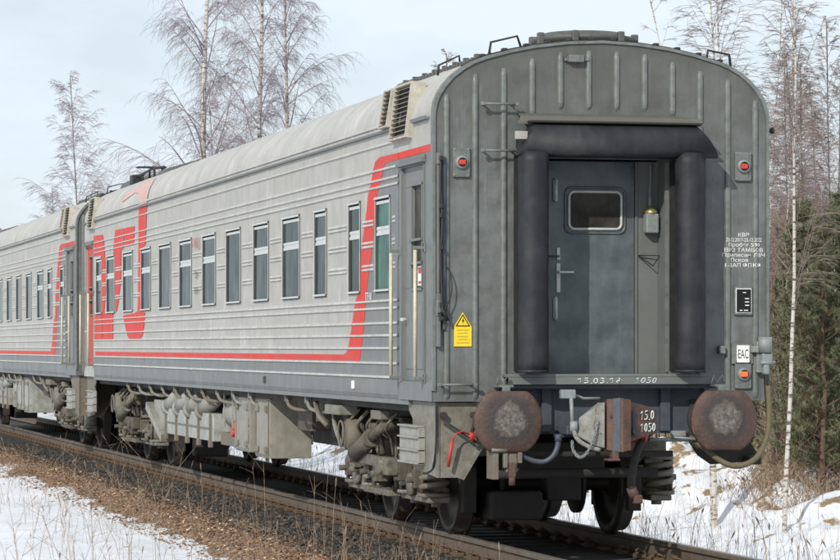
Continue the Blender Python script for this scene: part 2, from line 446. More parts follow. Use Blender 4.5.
# ---- wheels, bogies
def make_bogie(parent, yc, full=True):
    """four-wheel bogie: frame mesh is the part, the rest its sub-parts"""
    Z = -.03
    f = MB()
    for s in (-1, 1):
        x0, x1 = sorted((s*.93, s*1.13))
        f.box(x0, x1, yc-.75, yc+.75, .60, .82, .02)
        for e in (-1, 1):
            f.hexa([(x0, yc+e*.75, .60),(x1, yc+e*.75, .60),(x1, yc+e*1.05, .72),(x0, yc+e*1.05, .72),
                    (x0, yc+e*.75, .82),(x1, yc+e*.75, .82),(x1, yc+e*1.05, .90),(x0, yc+e*1.05, .90)])
            f.box(x0, x1, min(yc+e*1.05, yc+e*1.78), max(yc+e*1.05, yc+e*1.78), .72, .88, .015)
        f.box(*sorted((s*.9, s*1.34)), yc-.20, yc+.20, .83, 1.0, .02)
        f.box(*sorted((s*1.14, s*1.30)), yc-.55, yc+.55, .30, .36, .01)
        for k in (-.5, .5):
            f.cyl((s*1.2, yc+k, .36), (s*1.2, yc+k, .9), .022, 8)
    for y in (-.62, .62): f.box(-.95, .95, yc+y-.09, yc+y+.09, .62, .80)
    for y in (-1.72, 1.72): f.box(-.95, .95, yc+y-.06, yc+y+.06, .73, .86)
    f.box(-1.1, 1.1, yc-.28, yc+.28, .86, 1.06, .02)
    bg = f.build('bogie', M['grime'], parent)
    for s in (-1, 1):
        for e in (-1.2, 1.2):
            w = MB()
            w.lathe([(-.075,.0),(-.075,.10),(-.02,.14),(-.005,.38),(-.065,.405),(-.065,.462),(.055,.478),(.062,.505),(.09,.495),(.095,.40),(.03,.385),(.035,.15),(.09,.12),(.09,0)],
                    (s*.80, yc+e, .475+Z), (-s, 0, 0), 48)
            wo = w.build('wheel', M['wheel'], bg)
            a = MB()
            x0, x1 = sorted((s*.98, s*1.19))
            a.box(x0, x1, yc+e-.13, yc+e+.13, .445-.14, .445+.16, .03)
            a.box(x0, x1, yc+e-.56, yc+e+.56, .29, .345, .012)
            a.lathe([(0,0),(0,.105),(-.03,.115),(-.06,.1),(-.065,0)], (s*1.25, yc+e, .445), (s,0,0), 20)
            a.build('axle_box', M['under'], bg)
            for k in (-.42, .42):
                c = MB()
                if full: c.coil((s*1.10, yc+e+k, 0), .118, .40, .66, 3.1, .030, 8)
                else: c.cyl((s*1.08, yc+e+k, .36), (s*1.08, yc+e+k, .72), .12, 12)
                c.cyl((s*1.10, yc+e+k, .345), (s*1.10, yc+e+k, .38), .155, 20)
                c.cyl((s*1.10, yc+e+k, .68), (s*1.10, yc+e+k, .725), .145, 20)
                c.cyl((s*1.08, yc+e+k, .25), (s*1.08, yc+e+k, .30), .05, 10)
                c.build('coil_spring', M['under'], bg)
    for e in (-1.2, 1.2):
        a = MB(); a.tube([(-.98, yc+e, .445),(-.7, yc+e, .445),(-.69, yc+e, .445),(.69, yc+e, .445),(.7, yc+e, .445),(.98, yc+e, .445)], [.07,.09,.075,.075,.09,.07], 16)
        for s in (-1, 1): a.cyl((s*.38, yc+e, .445), (s*.43, yc+e, .445), .29, 28)
        a.build('axle', M['wheel'], bg)
    cbm = MB(); cbm.box(-.66, .66, yc-.95, yc+.95, .40, .97, .03); cbm.box(-.5, .5, yc-1.85, yc-.96, .60, .86, .02); cbm.box(-.5, .5, yc+.96, yc+1.85, .60, .86, .02)
    cbm.box(-.62, -.12, yc-1.9, yc-.4, .13, .399, .03); cbm.box(-.04, .30, yc-1.75, yc-1.5, .30, .599, .02)
    cbm.build('bolster', M['dark'], bg)
    for s in (-1, 1):
        d = MB()
        A, B_ = Vector((s*1.36, yc+.72, .66)), Vector((s*1.36, yc-.70, 1.0))
        u = (B_-A).normalized()
        d.cyl(A+u*.1, A+u*.85, .085, 18); d.cyl(A+u*.85, B_, .05, 12); d.cyl(A+u*.80, A+u*.88, .095, 18)
        d.cyl(A+Vector((s*.05,0,0)), A-Vector((s*.12,0,0)), .075, 16); d.cyl(B_+Vector((s*.04,0,0)), B_-Vector((s*.12,0,0)), .06, 14)
        d.build('damper', M['grime'], bg)
        r = MB()
        r.hexa([(s*1.30, yc-.85, .56),(s*1.34, yc-.85, .56),(s*1.34, yc+.75, .60),(s*1.30, yc+.75, .60),
                (s*1.30, yc-.85, .66),(s*1.34, yc-.85, .66),(s*1.34, yc+.75, .71),(s*1.30, yc+.75, .71)])
        r.box(*sorted((s*1.29, s*1.42)), yc-1.0, yc-.45, .52, .69, .02)
        r.cyl((s*1.28, yc-.8, .60), (s*1.45, yc-.8, .60), .07, 14)
        r.build('traction_rod', M['grime'], bg)
        k = MB()
        k.lathe([(0,0),(0,.10),(.02,.165),(.1,.175),(.18,.165),(.2,.1),(.2,0)], (s*1.22, yc+.92, .87), (s,0,0), 24)
        k.tube([(s*1.45, yc+.92+.13*math.cos(t*.4), .87+.13*math.sin(t*.4)) for t in range(16)], .012, 6, closed=True)
        k.build('brake_cylinder', M['under'], bg)
        for i in range(5):
            yy = yc-.9+i*.42
            h = MB(); h.tube(smooth_pts([(s*1.28, yy, 1.12),(s*1.38, yy+.08, .98),(s*1.3, yy+.22, .86),(s*1.25, yy+.32, .70)]), .015+.006*(i%2), 6)
            h.build('brake_hose', M['grime'], bg)
        for i in range(7):
            yy = yc-1.5+i*.5
            h = MB(); h.box(*sorted((s*(1.16), s*(1.26+.04*(i%2)))), yy, yy+.12+.05*(i%3), .42+.05*(i%3), .60+.06*(i%2), .01)
            h.cyl((s*1.2, yy+.06, .50), (s*1.33, yy+.06, .50), .03, 10); h.build('link_bracket', M['grime'], bg)
        for e in (-1.2,1.2):
            for q in (-1, 1):
                h = MB(); h.tube([(s*1.22, yc+e+q*.42, .36),(s*1.22, yc+e+q*.45, .6),(s*1.17, yc+e+q*.4, .75)], .02, 6); h.build('guide_rod', M['grime'], bg)
            for dd in (-.56, .56):
                h = MB(); h.box(*sorted((s*.74, s*.87)), yc+e+dd-.05, yc+e+dd+.05, .20, .62, .01); h.build('brake_shoe', M['dark'], bg)
    return bg

def T(y, flip):   # transform used for things at the far end of a coach
    if flip: return Matrix.Translation((0, y, 0)) @ Matrix.Rotation(math.pi, 4, 'Z')
    return Matrix.Translation((0, y, 0))

OPL, OPR, OPT = -.60, .62, 3.42     # recess of the gangway door
REC = .33
def end_wall(parent, Mx, main=True):
    """end sheet, ribs, rubber tubes, buffers, sill, headstock"""
    b = MB(Mx)
    xs = sorted(set([i*.02-1.54 for i in range(155)]+[-1.549, 1.549, OPL, OPR, -.95, .95]+[p[0] for p in HALF[4:]]+[-p[0] for p in HALF[4:]]))
    xs = [x for x in xs if abs(x) <= 1.55]
    for a, c in zip(xs[:-1], xs[1:]):
        m_ = (a+c)/2
        zb = 1.27 if abs(m_) > .95 else 1.42
        if OPL < m_ < OPR: zb = OPT
        p = [(a,zb),(c,zb),(c,ztop(c)),(a,ztop(a))]
        b.face([(x,0,z) for x, z in p]); b.face([(x,.05,z) for x, z in p[::-1]])
    b.box(OPL-.02, OPL, .003, REC+.05, 1.5, OPT+.02); 
    ew = b.build('end_wall', M['end'], parent)
    # reveal of the recess
    r = MB(Mx)
    r.box(OPR, OPR+.025, .004, REC+.05, 1.5, OPT+.02, .004)
    r.box(OPL-.02, OPR+.025, .055, REC+.05, OPT+.021, OPT+.05)
    r.box(.405, OPR-.001, REC, REC+.03, 1.5, OPT)
    r.box(.405, .425, REC-.015, REC-.001, 1.5, OPT, .004)
    r.build('vestibule_panel', M['vest'], parent)
    # ribs
    rb = MB(Mx)
    spec = [(-1.43,1.28,3.97),(-1.17,1.28,4.15),(-.91,1.28,4.21),(-.65,3.78,4.30),(-.39,3.85,4.36),(-.13,3.85,4.38),(.13,3.85,4.38),(.39,3.85,4.36),(.65,3.80,4.30),(.91,1.43,4.22),(1.17,1.28,4.15),(1.43,1.28,3.97)]
    for x, z0, z1 in spec:
        w, d = .028, .022
        n = 8
        for i in range(n):
            pass
        pr = [(-w,-.0),(-w*.72,-d*.75),(-w*.3,-d),(w*.3,-d),(w*.72,-d*.75),(w,0)]
        rings = []
        for z, k in ((z0,.02),(z0+.03,.75),(z0+.06,1),(z1-.06,1),(z1-.03,.75),(z1,.02)):
            rings.append([rb.bm.verts.new((x+px*(.5+.5*k), py*k-.001, z)) for px, py in pr])
        for A, B in zip(rings[:-1], rings[1:]):
            for k in range(len(pr)-1):
                fc = rb.bm.faces.new((A[k],A[k+1],B[k+1],B[k]))
    rb.build('wall_rib', M['endtrim'], ew)
    # rim
    rm = MB(Mx)
    out = [(-x, z) for x, z in HALF[2:]]+[(x, z) for x, z in HALF[2:-1][::-1]]
    o2 = [(x*1.006, z+.006) for x, z in out]
    rings = []
    for (x, z), (X_, Z_) in zip(out, o2):
        inn = (x*.988, z-.018*(z > 3.8)) 
        rings.append([rm.bm.verts.new(p) for p in ((inn[0],-.003,inn[1]),(inn[0],-.02,inn[1]),(X_,-.02,Z_),(X_,.06,Z_))])
    for A, B in zip(rings[:-1], rings[1:]):
        for k in range(3): rm.bm.faces.new((A[k],A[k+1],B[k+1],B[k]))
    rm.build('rim', M['endtrim'], ew)
    rt = MB(Mx)      # dark drip strip with bolts over the roof edge
    top = [(x, z) for x, z in out if z > 4.15]
    rt.tube([(x, .03, z+.008) for x, z in top], .014, 6)
    for i in range(1, 13):
        x = -1.3+i*.2
        rt.box(x-.025, x+.025, -.012, .05, ztop(x)+.006, ztop(x)+.035, .008)
    rt.build('roof_edge_strip', M['black'], parent)
    # rubber gangway tubes
    for s in (-1, 1):
        t = MB(Mx)
        rn_ = random.Random(17+s)
        t.tube([(s*.72+rn_.uniform(-.003,.003),-.29+rn_.uniform(-.004,.004),1.535+1.925*i/22) for i in range(23)], [.135+rn_.uniform(-.0025,.0025) for i in range(23)], 32)
        t.tube([(s*.72,-.29,1.525),(s*.72,-.29,1.55)], .139, 32)
        t.build('gangway_tube', M['rubber'], parent)
        t2 = MB(Mx)
        t2.box(s*.72-.05, s*.72+.05, -.30, -.004, 1.56, 3.42)
        t2.box(s*.72-.10, s*.72+.10, -.03, -.005, 1.54, 3.44)
        t2.build('tube_mount', M['black'], parent)
    t = MB(Mx)
    nn = 32; c0 = []; c1 = []
    for k in range(nn):
        a = 2*math.pi*k/nn; dy = .145*math.cos(a); dz = .145*math.sin(a)
        c0.append(t.bm.verts.new((-.80+.5*(dz), -.29+dy, 3.565+dz)))
        c1.append(t.bm.verts.new((.86-.75*(dz), -.29+dy, 3.565+dz)))
    for k in range(nn):
        fc = t.bm.faces.new((c0[k], c0[(k+1)%nn], c1[(k+1)%nn], c1[k])); fc.smooth = True
    t.bm.faces.new(c0[::-1]); t.bm.faces.new(c1)
    t.build('gangway_tube', M['rubber'], parent)
    t = MB(Mx); t.box(-.80, .80, -.28, -.004, 3.50, 3.60); t.box(-.78, .80, -.40, -.30, 3.705, 3.725, .006)
    t.box(-.56, .62, -.30, .0, 3.425, 3.44); t.build('tube_mount', M['black'], parent)
    # weather hood above
    h = MB(Mx)
    P = [(-.86,-.30,3.71),(.86,-.30,3.71),(.80,-.27,3.77),(.64,-.005,3.815),(-.78,-.005,3.815),(-.83,-.27,3.77)]
    h.face([P[0],P[1],P[2],P[5]]); h.face([P[5],P[2],P[3],P[4]])
    q = [(x, y, z-.012) for x, y, z in P]
    h.face([q[5],q[2],q[1],q[0]]); h.face([q[4],q[3],q[2],q[5]])
    h.face([P[0],q[0],q[1],P[1]]); h.face([P[2],q[2],q[3],P[3]]); h.face([P[4],q[4],q[5],P[5]])
    h.face([P[0],P[5],q[5],q[0]]); h.face([P[1],q[1],q[2],P[2]])
    h.build('hood', M['hood'], parent)
    # door
    d = MB(Mx)
    d.box(OPL, .40, REC, REC+.035, 1.5, OPT, .006)
    wx0, wx1, wz0, wz1 = -.215, .275, 2.81, 3.145
    dd = d.build('gangway_door', M['door'], parent)
    if main:
        w = MB(Mx)
        rr = .05; pts = []
        for cx_, cz_, a0 in ((wx1-rr, wz1-rr, 0), (wx0+rr, wz1-rr, 90), (wx0+rr, wz0+rr, 180), (wx1-rr, wz0+rr, 270)):
            for k in range(6):
                a = R_(a0+k*18); pts.append((cx_+rr*math.cos(a), REC-.008, cz_+rr*math.sin(a)))
        w.tube(pts, .013, 8, closed=True); wo = w.build('door_window', M['alu'], dd)
        p = MB(Mx); p.face([(x, REC-.004, z) for x, y, z in pts]); p.build('pane', M['dustyglass'], wo)
        lip = MB(Mx); c_ = Vector(((wx0+wx1)/2, REC-.003, (wz0+wz1)/2))
        pl = [c_+Vector(((x-c_.x)*1.14, 0, (z-c_.z)*1.22)) for x, y, z in pts]
        lip.tube(pl, .012, 8, closed=True); lip.build('pressed_edge', M['door'], dd)
        hd = MB(Mx)
        hx = -.315
        hd.box(hx-.016, hx+.016, REC-.012, REC-.001, 2.53, 2.64, .003)
        hd.box(hx-.018, hx+.018, REC-.012, REC-.001, 2.24, 2.50, .003)
        hd.cyl((hx, REC-.01, 2.42), (hx, REC-.06, 2.42), .012, 10)
        hd.box(hx-.012, hx+.13, REC-.07, REC-.05, 2.41, 2.43, .005)
        hd.build('handle', M['alu'], dd)
        hg = MB(Mx)
        for z0 in (3.06, 2.0):
            hg.box(-.365, -.325, REC-.02, REC-.001, z0, z0+.19, .004)
            hg.cyl((-.345, REC-.025, z0-.01), (-.345, REC-.025, z0+.2), .012, 8)
        hg.build('hinge', M['alu'], dd)
        bl = MB(Mx); bl.box(-.40, -.31, REC-.03, REC-.001, 2.555, 2.57); bl.build('bolt', M['black'], dd)
    # sill plate and headstock
    s_ = MB(Mx); s_.box(-.93, .93, -.24, .30, 1.485, 1.512, .004); s_.box(-.93, .93, -.24, -.222, 1.42, 1.484, .003)
    so = s_.build('sill_beam', M['vest'], parent)
    hs = MB(Mx)
    hs.box(-1.0, 1.0, .03, .10, .98, 1.42)
    for x in (-.52, .58): hs.box(x-.045, x+.045, -.02, .028, 1.0, 1.415, .004)
    hs.box(-1.0, 1.0, -.18, .029, 1.385, 1.415)
    hs.box(-.42, -.30, -.30, .03, .98, 1.06, .01); hs.box(.27, .35, -.30, .03, .98, 1.06, .01); hs.box(-.45, .38, -.12, .02, .955, .985)
    hs.build('headstock', M['headstock'], parent)
    for s in (-1, 1):
        bf = MB(Mx)
        bf.lathe([(.05,0),(.05,.19),(-.02,.19),(-.03,.135),(-.26,.125),(-.27,.10),(-.42,.095),(-.42,0)], (s*.985, 0, 1.105), (0,1,0), 28)
        bf.box(s*.985-.17, s*.985+.17, .0, .03, .93, 1.28, .01)
        bo = bf.build('buffer', M['dark'], parent)
        # plate: circle with flattened top and bottom, slightly domed
        pl = MB(Mx); n = 56; rings = []
        for (k, yy) in ((0,-.475),(.35,-.472),(.7,-.463),(.94,-.452),(1,-.440),(1,-.418),(.5,-.41)):
            if k == 0: rings.append([pl.bm.verts.new((s*.985, yy, 1.105))]); continue
            ring = []
            for i in range(n):
                a = 2*math.pi*i/n
                x = .305*math.cos(a); z = .315*math.sin(a)
                z = max(-.268, min(.262, z)); 
                ring.append(pl.bm.verts.new((s*.985+x*k, yy, 1.105+z*k)))
            rings.append(ring)
        for A, B in zip(rings[:-1], rings[1:]):
            for i in range(n):
                if len(A) == 1: fc = pl.bm.faces.new((A[0], B[(i+1)%n], B[i]))
                else: fc = pl.bm.faces.new((A[i], A[(i+1)%n], B[(i+1)%n], B[i]))
                fc.smooth = True
        pl.build('buffer_plate', M['plate'], bo)
        if False:
            g = MB(Mx); n = 40; rnd = random.Random(3+s); rings = []
            rr = [(.150 if s < 0 else .135)*(1+.05*math.sin(i*math.pi/10+s)+.05*math.sin(i*math.pi/4)+.035*rnd.uniform(-1,1)) for i in range(n)]
            for k, yy in ((0,-.490),(.3,-.488),(.6,-.486),(.85,-.480),(1,-.466)):
                if k == 0: rings.append([g.bm.verts.new((s*.985+(.02 if s>0 else .03), yy, 1.12))]); continue
                rings.append([g.bm.verts.new((s*.985+(.02 if s>0 else .03)+rr[i]*k*math.cos(2*math.pi*i/n), yy+rnd.uniform(-.004,.004), 1.12+rr[i]*k*math.sin(2*math.pi*i/n))) for i in range(n)])
            for A, B in zip(rings[:-1], rings[1:]):
                for i in range(n):
                    if len(A) == 1: g.bm.faces.new((A[0], B[(i+1)%n], B[i]))
                    else: g.bm.faces.new((A[i], A[(i+1)%n], B[(i+1)%n], B[i]))
            g.build('grease_patch', M['grease'], bo)
        if main:
            br = MB(Mx)
            br.box(s*.985-.06, s*.985+.06, -.38, -.10, 1.40, 1.42); br.box(s*.985-.04, s*.985+.03, -.40, -.36, 1.33, 1.41, .01)
            br.tube([(s*.985-.07,-.3,1.42),(s*.985-.05,-.3,1.50),(s*.985-.02,-.3,1.43),(s*.985+.03,-.3,1.50),(s*.985+.05,-.3,1.42)], .008, 6)
            br.build('bracket', M['vest'], bo)
    return ew

def louvre(parent, y0, y1, zlo, zhi, n, Mx=None):
    """angled ventilation grille on the roof shoulder"""
    A = Vector((-(xprof(zlo)+.045), 0, zlo)); B = Vector((-(xprof(zhi)+.155), 0, zhi))
    u = (B-A); nrm = Vector((-u.z, 0, u.x)).normalized()
    if nrm.x > 0: nrm = -nrm
    ff = MB(Mx); w = .035
    def slab(a, c, ya, yb, d0, d1, b):
        p0, p1 = A+u*a, A+u*c
        b.hexa([p0+nrm*d0+Vector((0,ya,0)), p0+nrm*d0+Vector((0,yb,0)), p0+nrm*d1+Vector((0,yb,0)), p0+nrm*d1+Vector((0,ya,0)),
                p1+nrm*d0+Vector((0,ya,0)), p1+nrm*d0+Vector((0,yb,0)), p1+nrm*d1+Vector((0,yb,0)), p1+nrm*d1+Vector((0,ya,0))])
    slab(0, 1, y0, y0+w, -.12, .022, ff); slab(0, 1, y1-w, y1, -.12, .022, ff)
    slab(-.04, 0, y0, y1, -.05, .022, ff); slab(1, 1.04, y0, y1, -.12, .022, ff)
    lo = ff.build('louvre', M['louvre'], parent)
    bk = MB(Mx); slab(0, 1, y0+w, y1-w, -.030, -.028, bk); bk.build('backing', M['black'], lo)
    sl = MB(Mx)
    for i in range(n):
        a = (i+.15)/n; c = (i+.60)/n
        p0, p1 = A+u*a, A+u*c
        q = [p0+nrm*.018, p0+nrm*.024, p1-nrm*.008, p1-nrm*.014]
        sl.hexa([q[0]+Vector((0,y0+w,0)), q[0]+Vector((0,y1-w,0)), q[1]+Vector((0,y1-w,0)), q[1]+Vector((0,y0+w,0)),
                 q[3]+Vector((0,y0+w,0)), q[3]+Vector((0,y1-w,0)), q[2]+Vector((0,y1-w,0)), q[2]+Vector((0,y0+w,0))])
    sl.build('slat', M['louvre'], lo)
M['louvre'] = mat('louvre_cream', (.42,.40,.34), .6, 0, (.2,.15,.09), .6, 5, .5)

def side_door(parent, y0, y1, mat_, far=False, s=-1):
    X = lambda d: s*(1.55+d)
    d = MB()
    def bx(a, c, e, h, d0, d1, bev=.004, b=d): b.box(min(X(d0),X(d1)), max(X(d0),X(d1)), a, c, e, h, bev)
    wy0, wy1 = y0+.14, y0+.52
    bx(y0, y1, 1.44, 2.28, -.045, -.02); bx(y0, y1, 3.20, 3.38, -.045, -.02)
    bx(y0, wy0, 2.281, 3.199, -.045, -.02); bx(wy1, y1, 2.281, 3.199, -.045, -.02)
    bx(y0+.05, y1-.05, 1.55, 2.15, -.02, -.012)
    do = d.build('entrance_door', mat_, parent)
    p = MB(); bx(wy0, wy1, 2.28, 3.2, -.042, -.038, 0, p); p.build('pane', M['dustyglass'], do)
    f = MB()
    bx(wy0-.02, wy0, 2.26, 3.22, -.02, -.005, .003, f); bx(wy1, wy1+.02, 2.26, 3.22, -.02, -.005, .003, f)
    bx(wy0-.02, wy1+.02, 3.2, 3.225, -.02, .0, .003, f); bx(wy0-.02, wy1+.02, 2.255, 2.28, -.02, .0, .003, f)
    bx(wy0-.03, wy1+.03, 2.70, 2.725, -.02, .015, .003, f); bx(wy0-.03, wy1+.03, 2.49, 2.515, -.02, .015, .003, f)
    f.build('window_guard', M['vest'], do)
    if not far:
        sg = MB(); bx(wy0+.02, wy0+.25, 2.30, 2.48, -.037, -.034, 0, sg); so = sg.build('notice', M['white'], do)
        sg = MB(); bx(wy0+.05, wy0+.22, 2.41, 2.46, -.0335, -.032, 0, sg); bx(wy0+.05, wy0+.22, 2.32, 2.34, -.0335, -.032, 0, sg); sg.build('notice_print', M['redp'], so)
    h = MB(); h.cyl((X(-.02), y1-.1, 2.0), (X(.03), y1-.1, 2.0), .014, 8); bx(y1-.18, y1-.08, 1.985, 2.015, .03, .045, .004, h)
    h.build('handle', M['alu'], do)
    return do

def handrail(parent, y, z0=1.47, z1=2.63, s=-1):
    g = MB(); x = s*1.64
    g.tube([(x, y, z0+.02), (x, y, z1-.02)], .017, 10)
    go = g.build('handrail', M['cream'], parent)
    for z in (z0, z1):
        g = MB(); g.box(*sorted((s*1.551, s*1.655)), y-.011, y+.011, z-.015, z+.015, .004); g.box(*sorted((s*1.551, s*1.562)), y-.03, y+.03, z-.04, z+.04, .004)
        g.build('bracket', M['endtrim'], go)

def vestibule_side(parent, ya, yb, d0, d1, s=-1, m_='darkgrey'):
    """flat wall pieces around an entrance door"""
    b = MB(); lo = sorted((s*1.50, s*1.55))
    b.box(*lo, max(ya, .056), d0, 1.27, 3.76); b.box(*lo, d1, min(yb, 23.944), 1.27, 3.76)
    b.box(*lo, d0, d1, 3.38, 3.76); b.box(*lo, d0, d1, 1.27, 1.44)
    o = b.build('vestibule_wall', M[m_], parent)
    g = MB(); g.box(*sorted((s*1.551, s*1.60)), d0-.06, d1+.1, 3.39, 3.42, .006); g.box(*sorted((s*1.551, s*1.575)), d0-.06, d1+.1, 3.42, 3.46, .006)
    g.box(*sorted((s*1.551, s*1.562)), d0-.03, d0, 1.44, 3.38); g.box(*sorted((s*1.551, s*1.562)), d1, d1+.03, 1.44, 3.38)
    g.build('drip_rail', M['vest'], o)
    return o

def build_coach(y_off, label, near):
    c = empty('passenger_coach', (0, y_off, 0))
    tag(c, label, 'railway coach', 'coaches of the train')
    if near:
        W = [(1.64,2.27,1),(2.93,3.47,1),(4.53,5.14,1),(5.93,6.88,1),(7.70,8.63,1),(9.47,10.45,0),(11.21,12.18,1),(13.04,14.02,1),(14.78,15.80,0),(16.59,17.5,1),(18.36,19.36,1),(20.28,21.18,1),(21.77,22.42,1)]
    else:
        W = [(1.62,2.2,1),(3.45,4.1,1),(4.8,5.75,1),(6.75,7.65,0),(8.55,9.45,0),(10.35,11.25,0),(12.15,13.05,0),(13.95,14.85,1),(15.75,16.65,0),(17.6,18.5,0),(19.4,20.3,1),(21.2,21.9,1)]
    side_wall(c, W, -1)
    side_wall(c, [], 1)
    for i, (a, b_, sp) in enumerate(W):
        window(c, a, b_, sp, M['glassgreen'] if (i == 0 and near) else M['glass'])
    # livery
    band = [(1.32,3.535),(2.10,3.54),(2.28,3.51),(2.37,3.44),(2.48,3.3),(2.60,3.2),(2.70,2.99),(2.91,2.69),(2.95,2.3),(3.12,2.23),(3.23,2.11),(3.35,1.92),(3.47,1.76),(3.56,1.70),(3.70,1.675),(22.55 if near else 22.6,1.675),(22.55,1.615),(2.96,1.615),(2.88,1.75),(2.79,1.91),(2.68,2.25),(2.66,2.29),(2.42,2.67),(2.28,3.0),(2.22,3.18),(1.98,3.36),(1.94,3.42),(1.86,3.465),(1.32,3.475)]
    lp = list(band)
    decal([lp], .0045, M['red'], 'livery_stripe', c, W)
    dark = [(1.32,3.475),(1.86,3.465),(1.94,3.42),(1.98,3.36),(2.22,3.18),(2.28,3.0),(2.42,2.67),(2.66,2.29),(2.68,2.25),(2.79,1.91),(2.88,1.75),(2.96,1.615),(22.72,1.615),(22.72,1.27),(1.32,1.27)]
    decal([dark], .0025, M['darkgrey'], 'livery_panel', c, W)
    # vestibules
    vestibule_side(c, 0, 1.32, .33, 1.16); side_door(c, .33, 1.16, M['darkgrey'])
    vestibule_side(c, 22.72, 24, 22.84, 23.67, -1, 'darkgrey' if not near else 'lightgrey'); side_door(c, 22.84, 23.67, M['red'] if near else M['darkgrey'], True)
    for s_ in (1,):
        b = MB(); b.box(1.50, 1.55, .056, 1.32, 1.27, 3.76); b.box(1.50, 1.55, 22.72, 23.944, 1.27, 3.76); b.build('vestibule_wall', M['darkgrey'], c)
    # paint of the flat vestibule walls: red bar over the door
    r = MB(); r.box(-1.553, -1.5505, .0, 1.32, 3.475, 3.535); r.build('livery_stripe', M['red'], c)
    r = MB(); r.box(-1.553, -1.5505, .0, 1.32, 3.536, 3.757); r.build('livery_panel', M['lightgrey'], c)
    for y in (1.25, .30): handrail(c, y)
    for y in (23.76, 22.76): handrail(c, y)
    # lower sole bar
    b = MB(); b.box(-1.44, 1.44, .11, 23.89, 1.16, 1.265); b.box(-.8,.8, .3, 23.7, .98, 1.159); b.build('underframe', M['dark'], c)
    b = MB(); b.box(-1.535, -1.50, 1.0, 22.9, 1.225, 1.268); b.build('sole_bar', M['darkgrey'], c)
    # roof
    b = MB()
    pr = [(-x, z) for x, z in HALF[3:]]+[(x, z) for x, z in HALF[3:-1][::-1]]
    ys = [.02]
    y = 1.3
    seams = []
    while y < 23: seams.append(y); y += 1.02
    lay = [(.02,0)]
    for q in seams: lay += [(q-.03,0),(q-.012,.003),(q+.012,.003),(q+.03,0)]
    lay += [(23.98,0)]
    rings = [[b.bm.verts.new((x*(1+k/1.5), yy, z+(k if z > 3.8 else 0))) for x, z in pr] for yy, k in lay]
    for A, B in zip(rings[:-1], rings[1:]):
        for k in range(len(pr)-1):
            f_ = b.bm.faces.new((A[k],A[k+1],B[k+1],B[k])); f_.smooth = True
    ro = b.build('roof', M['roof'], c)
    # second band along the lower roof edge, then the gutter
    g = MB(); g2 = MB()
    for s in (-1, 1):
        g.prism([(s*1.548,1.55,3.752),(s*1.582,1.55,3.755),(s*1.586,1.55,3.775),(s*1.580,1.55,3.775),(s*1.576,1.55,3.765),(s*1.548,1.55,3.766)], (0,22.35,0))
        g.prism([(s*1.548,.12,3.755),(s*1.59,.12,3.76),(s*1.595,.12,3.79),(s*1.585,.12,3.79),(s*1.58,.12,3.775),(s*1.548,.12,3.78)], (0,.58,0))
        g2.prism([(s*1.549,2.1,3.815),(s*1.562,2.1,3.82),(s*1.555,2.1,3.85),(s*1.545,2.1,3.85)], (0,21.4,0))
    g.build('gutter', M['vest'], ro); g2.build('roof_moulding', M['roof'], ro)
    louvre(c, .78, 1.46, 3.66, 4.13, 11)
    louvre(c, 1.56, 1.90, 3.80, 4.13, 8)
    Mf = T(24, True)
    louvre(c, .78, 1.46, 3.66, 4.13, 11, Matrix.Translation((0,24,0)) @ Matrix.Diagonal((1,-1,1,1)))
    end_wall(c, T(0, False), near)
    end_wall(c, T(24, True), False)
    # roof hatch and clutter
    h = MB(); yc = .62
    h.lathe([(-.05,.38),(.055,.40),(.06,.46),(.085,.475),(.105,.46),(.115,.40),(.145,.36),(.15,0)], (0,yc,4.445), (0,0,1), 40)
    for a in (200, 245, 300, 340, 20, 90, 150):
        x, y = .47*math.cos(R_(a)), .47*math.sin(R_(a))
        h.box(x-.03, x+.03, yc+y-.03, yc+y+.03, 4.47, 4.58, .01)
    h.build('roof_hatch', M['roofdark'], c)
    h = MB(); rnd = random.Random(5)
    def pos(x, y, d=0): return (x, y, ztop(x)+d)
    for i in range(22):
        y = .15+i*.13
        h.box(-1.12-.02, -1.12+.03, y-.025, y+.02, ztop(1.12)-.01, ztop(1.12)+.035+.02*(i%3 == 0), .006)
    h.tube([pos(-1.08, .1, .02), pos(-1.08, 3.1, .02)], .013, 8)
    h.tube([pos(-1.0, .1, .02), pos(-1.0, 3.0, .02)], .010, 8)
    h.build('roof_conduit', M['roofdark'], c)
    h = MB()
    h.hexa([(-1.15,2.45,4.27),(-.6,2.45,4.40),(-.6,3.4,4.40),(-1.15,3.4,4.27),(-1.08,2.5,4.345),(-.6,2.5,4.47),(-.6,3.35,4.47),(-1.08,3.35,4.345)])
    h.build('roof_box', M['roofdark'], c); h = MB()
    h.hexa([(-1.15,18.0,4.27),(-.6,18.0,4.40),(-.6,18.9,4.40),(-1.15,18.9,4.27),(-1.08,18.05,4.36),(-.6,18.05,4.50),(-.6,18.85,4.50),(-1.08,18.85,4.36)])
    h.build('roof_box', M['roofdark'], c); h = MB()
    h.hexa([(-1.05,22.4,4.27),(-.5,22.4,4.40),(-.5,23.6,4.40),(-1.05,23.6,4.27),(-.98,22.5,4.42),(-.5,22.5,4.54),(-.5,23.5,4.54),(-.98,23.5,4.42)])
    h.build('roof_box', M['roofdark'], c)
    h = MB()
    h.tube([pos(-1.0, 18.9, .10), pos(-.95, 20.4, .15), pos(-1.0, 21.9, .10)], .02, 6)
    for y, hh in ((19.3,.12),(20.1,.17),(20.6,.16),(21.3,.12)):
        h.tube([pos(-.97, y, -.02), pos(-.97, y, hh)], .018, 6)
    h.box(-1.2, -.75, 20.3, 20.5, ztop(.97)+.16, ztop(.97)+.18); h.box(-1.08, -.92, 21.7, 22.0, ztop(1.0)-.01, ztop(1.0)+.14, .01)
    h.build('roof_aerial', M['black'], c)
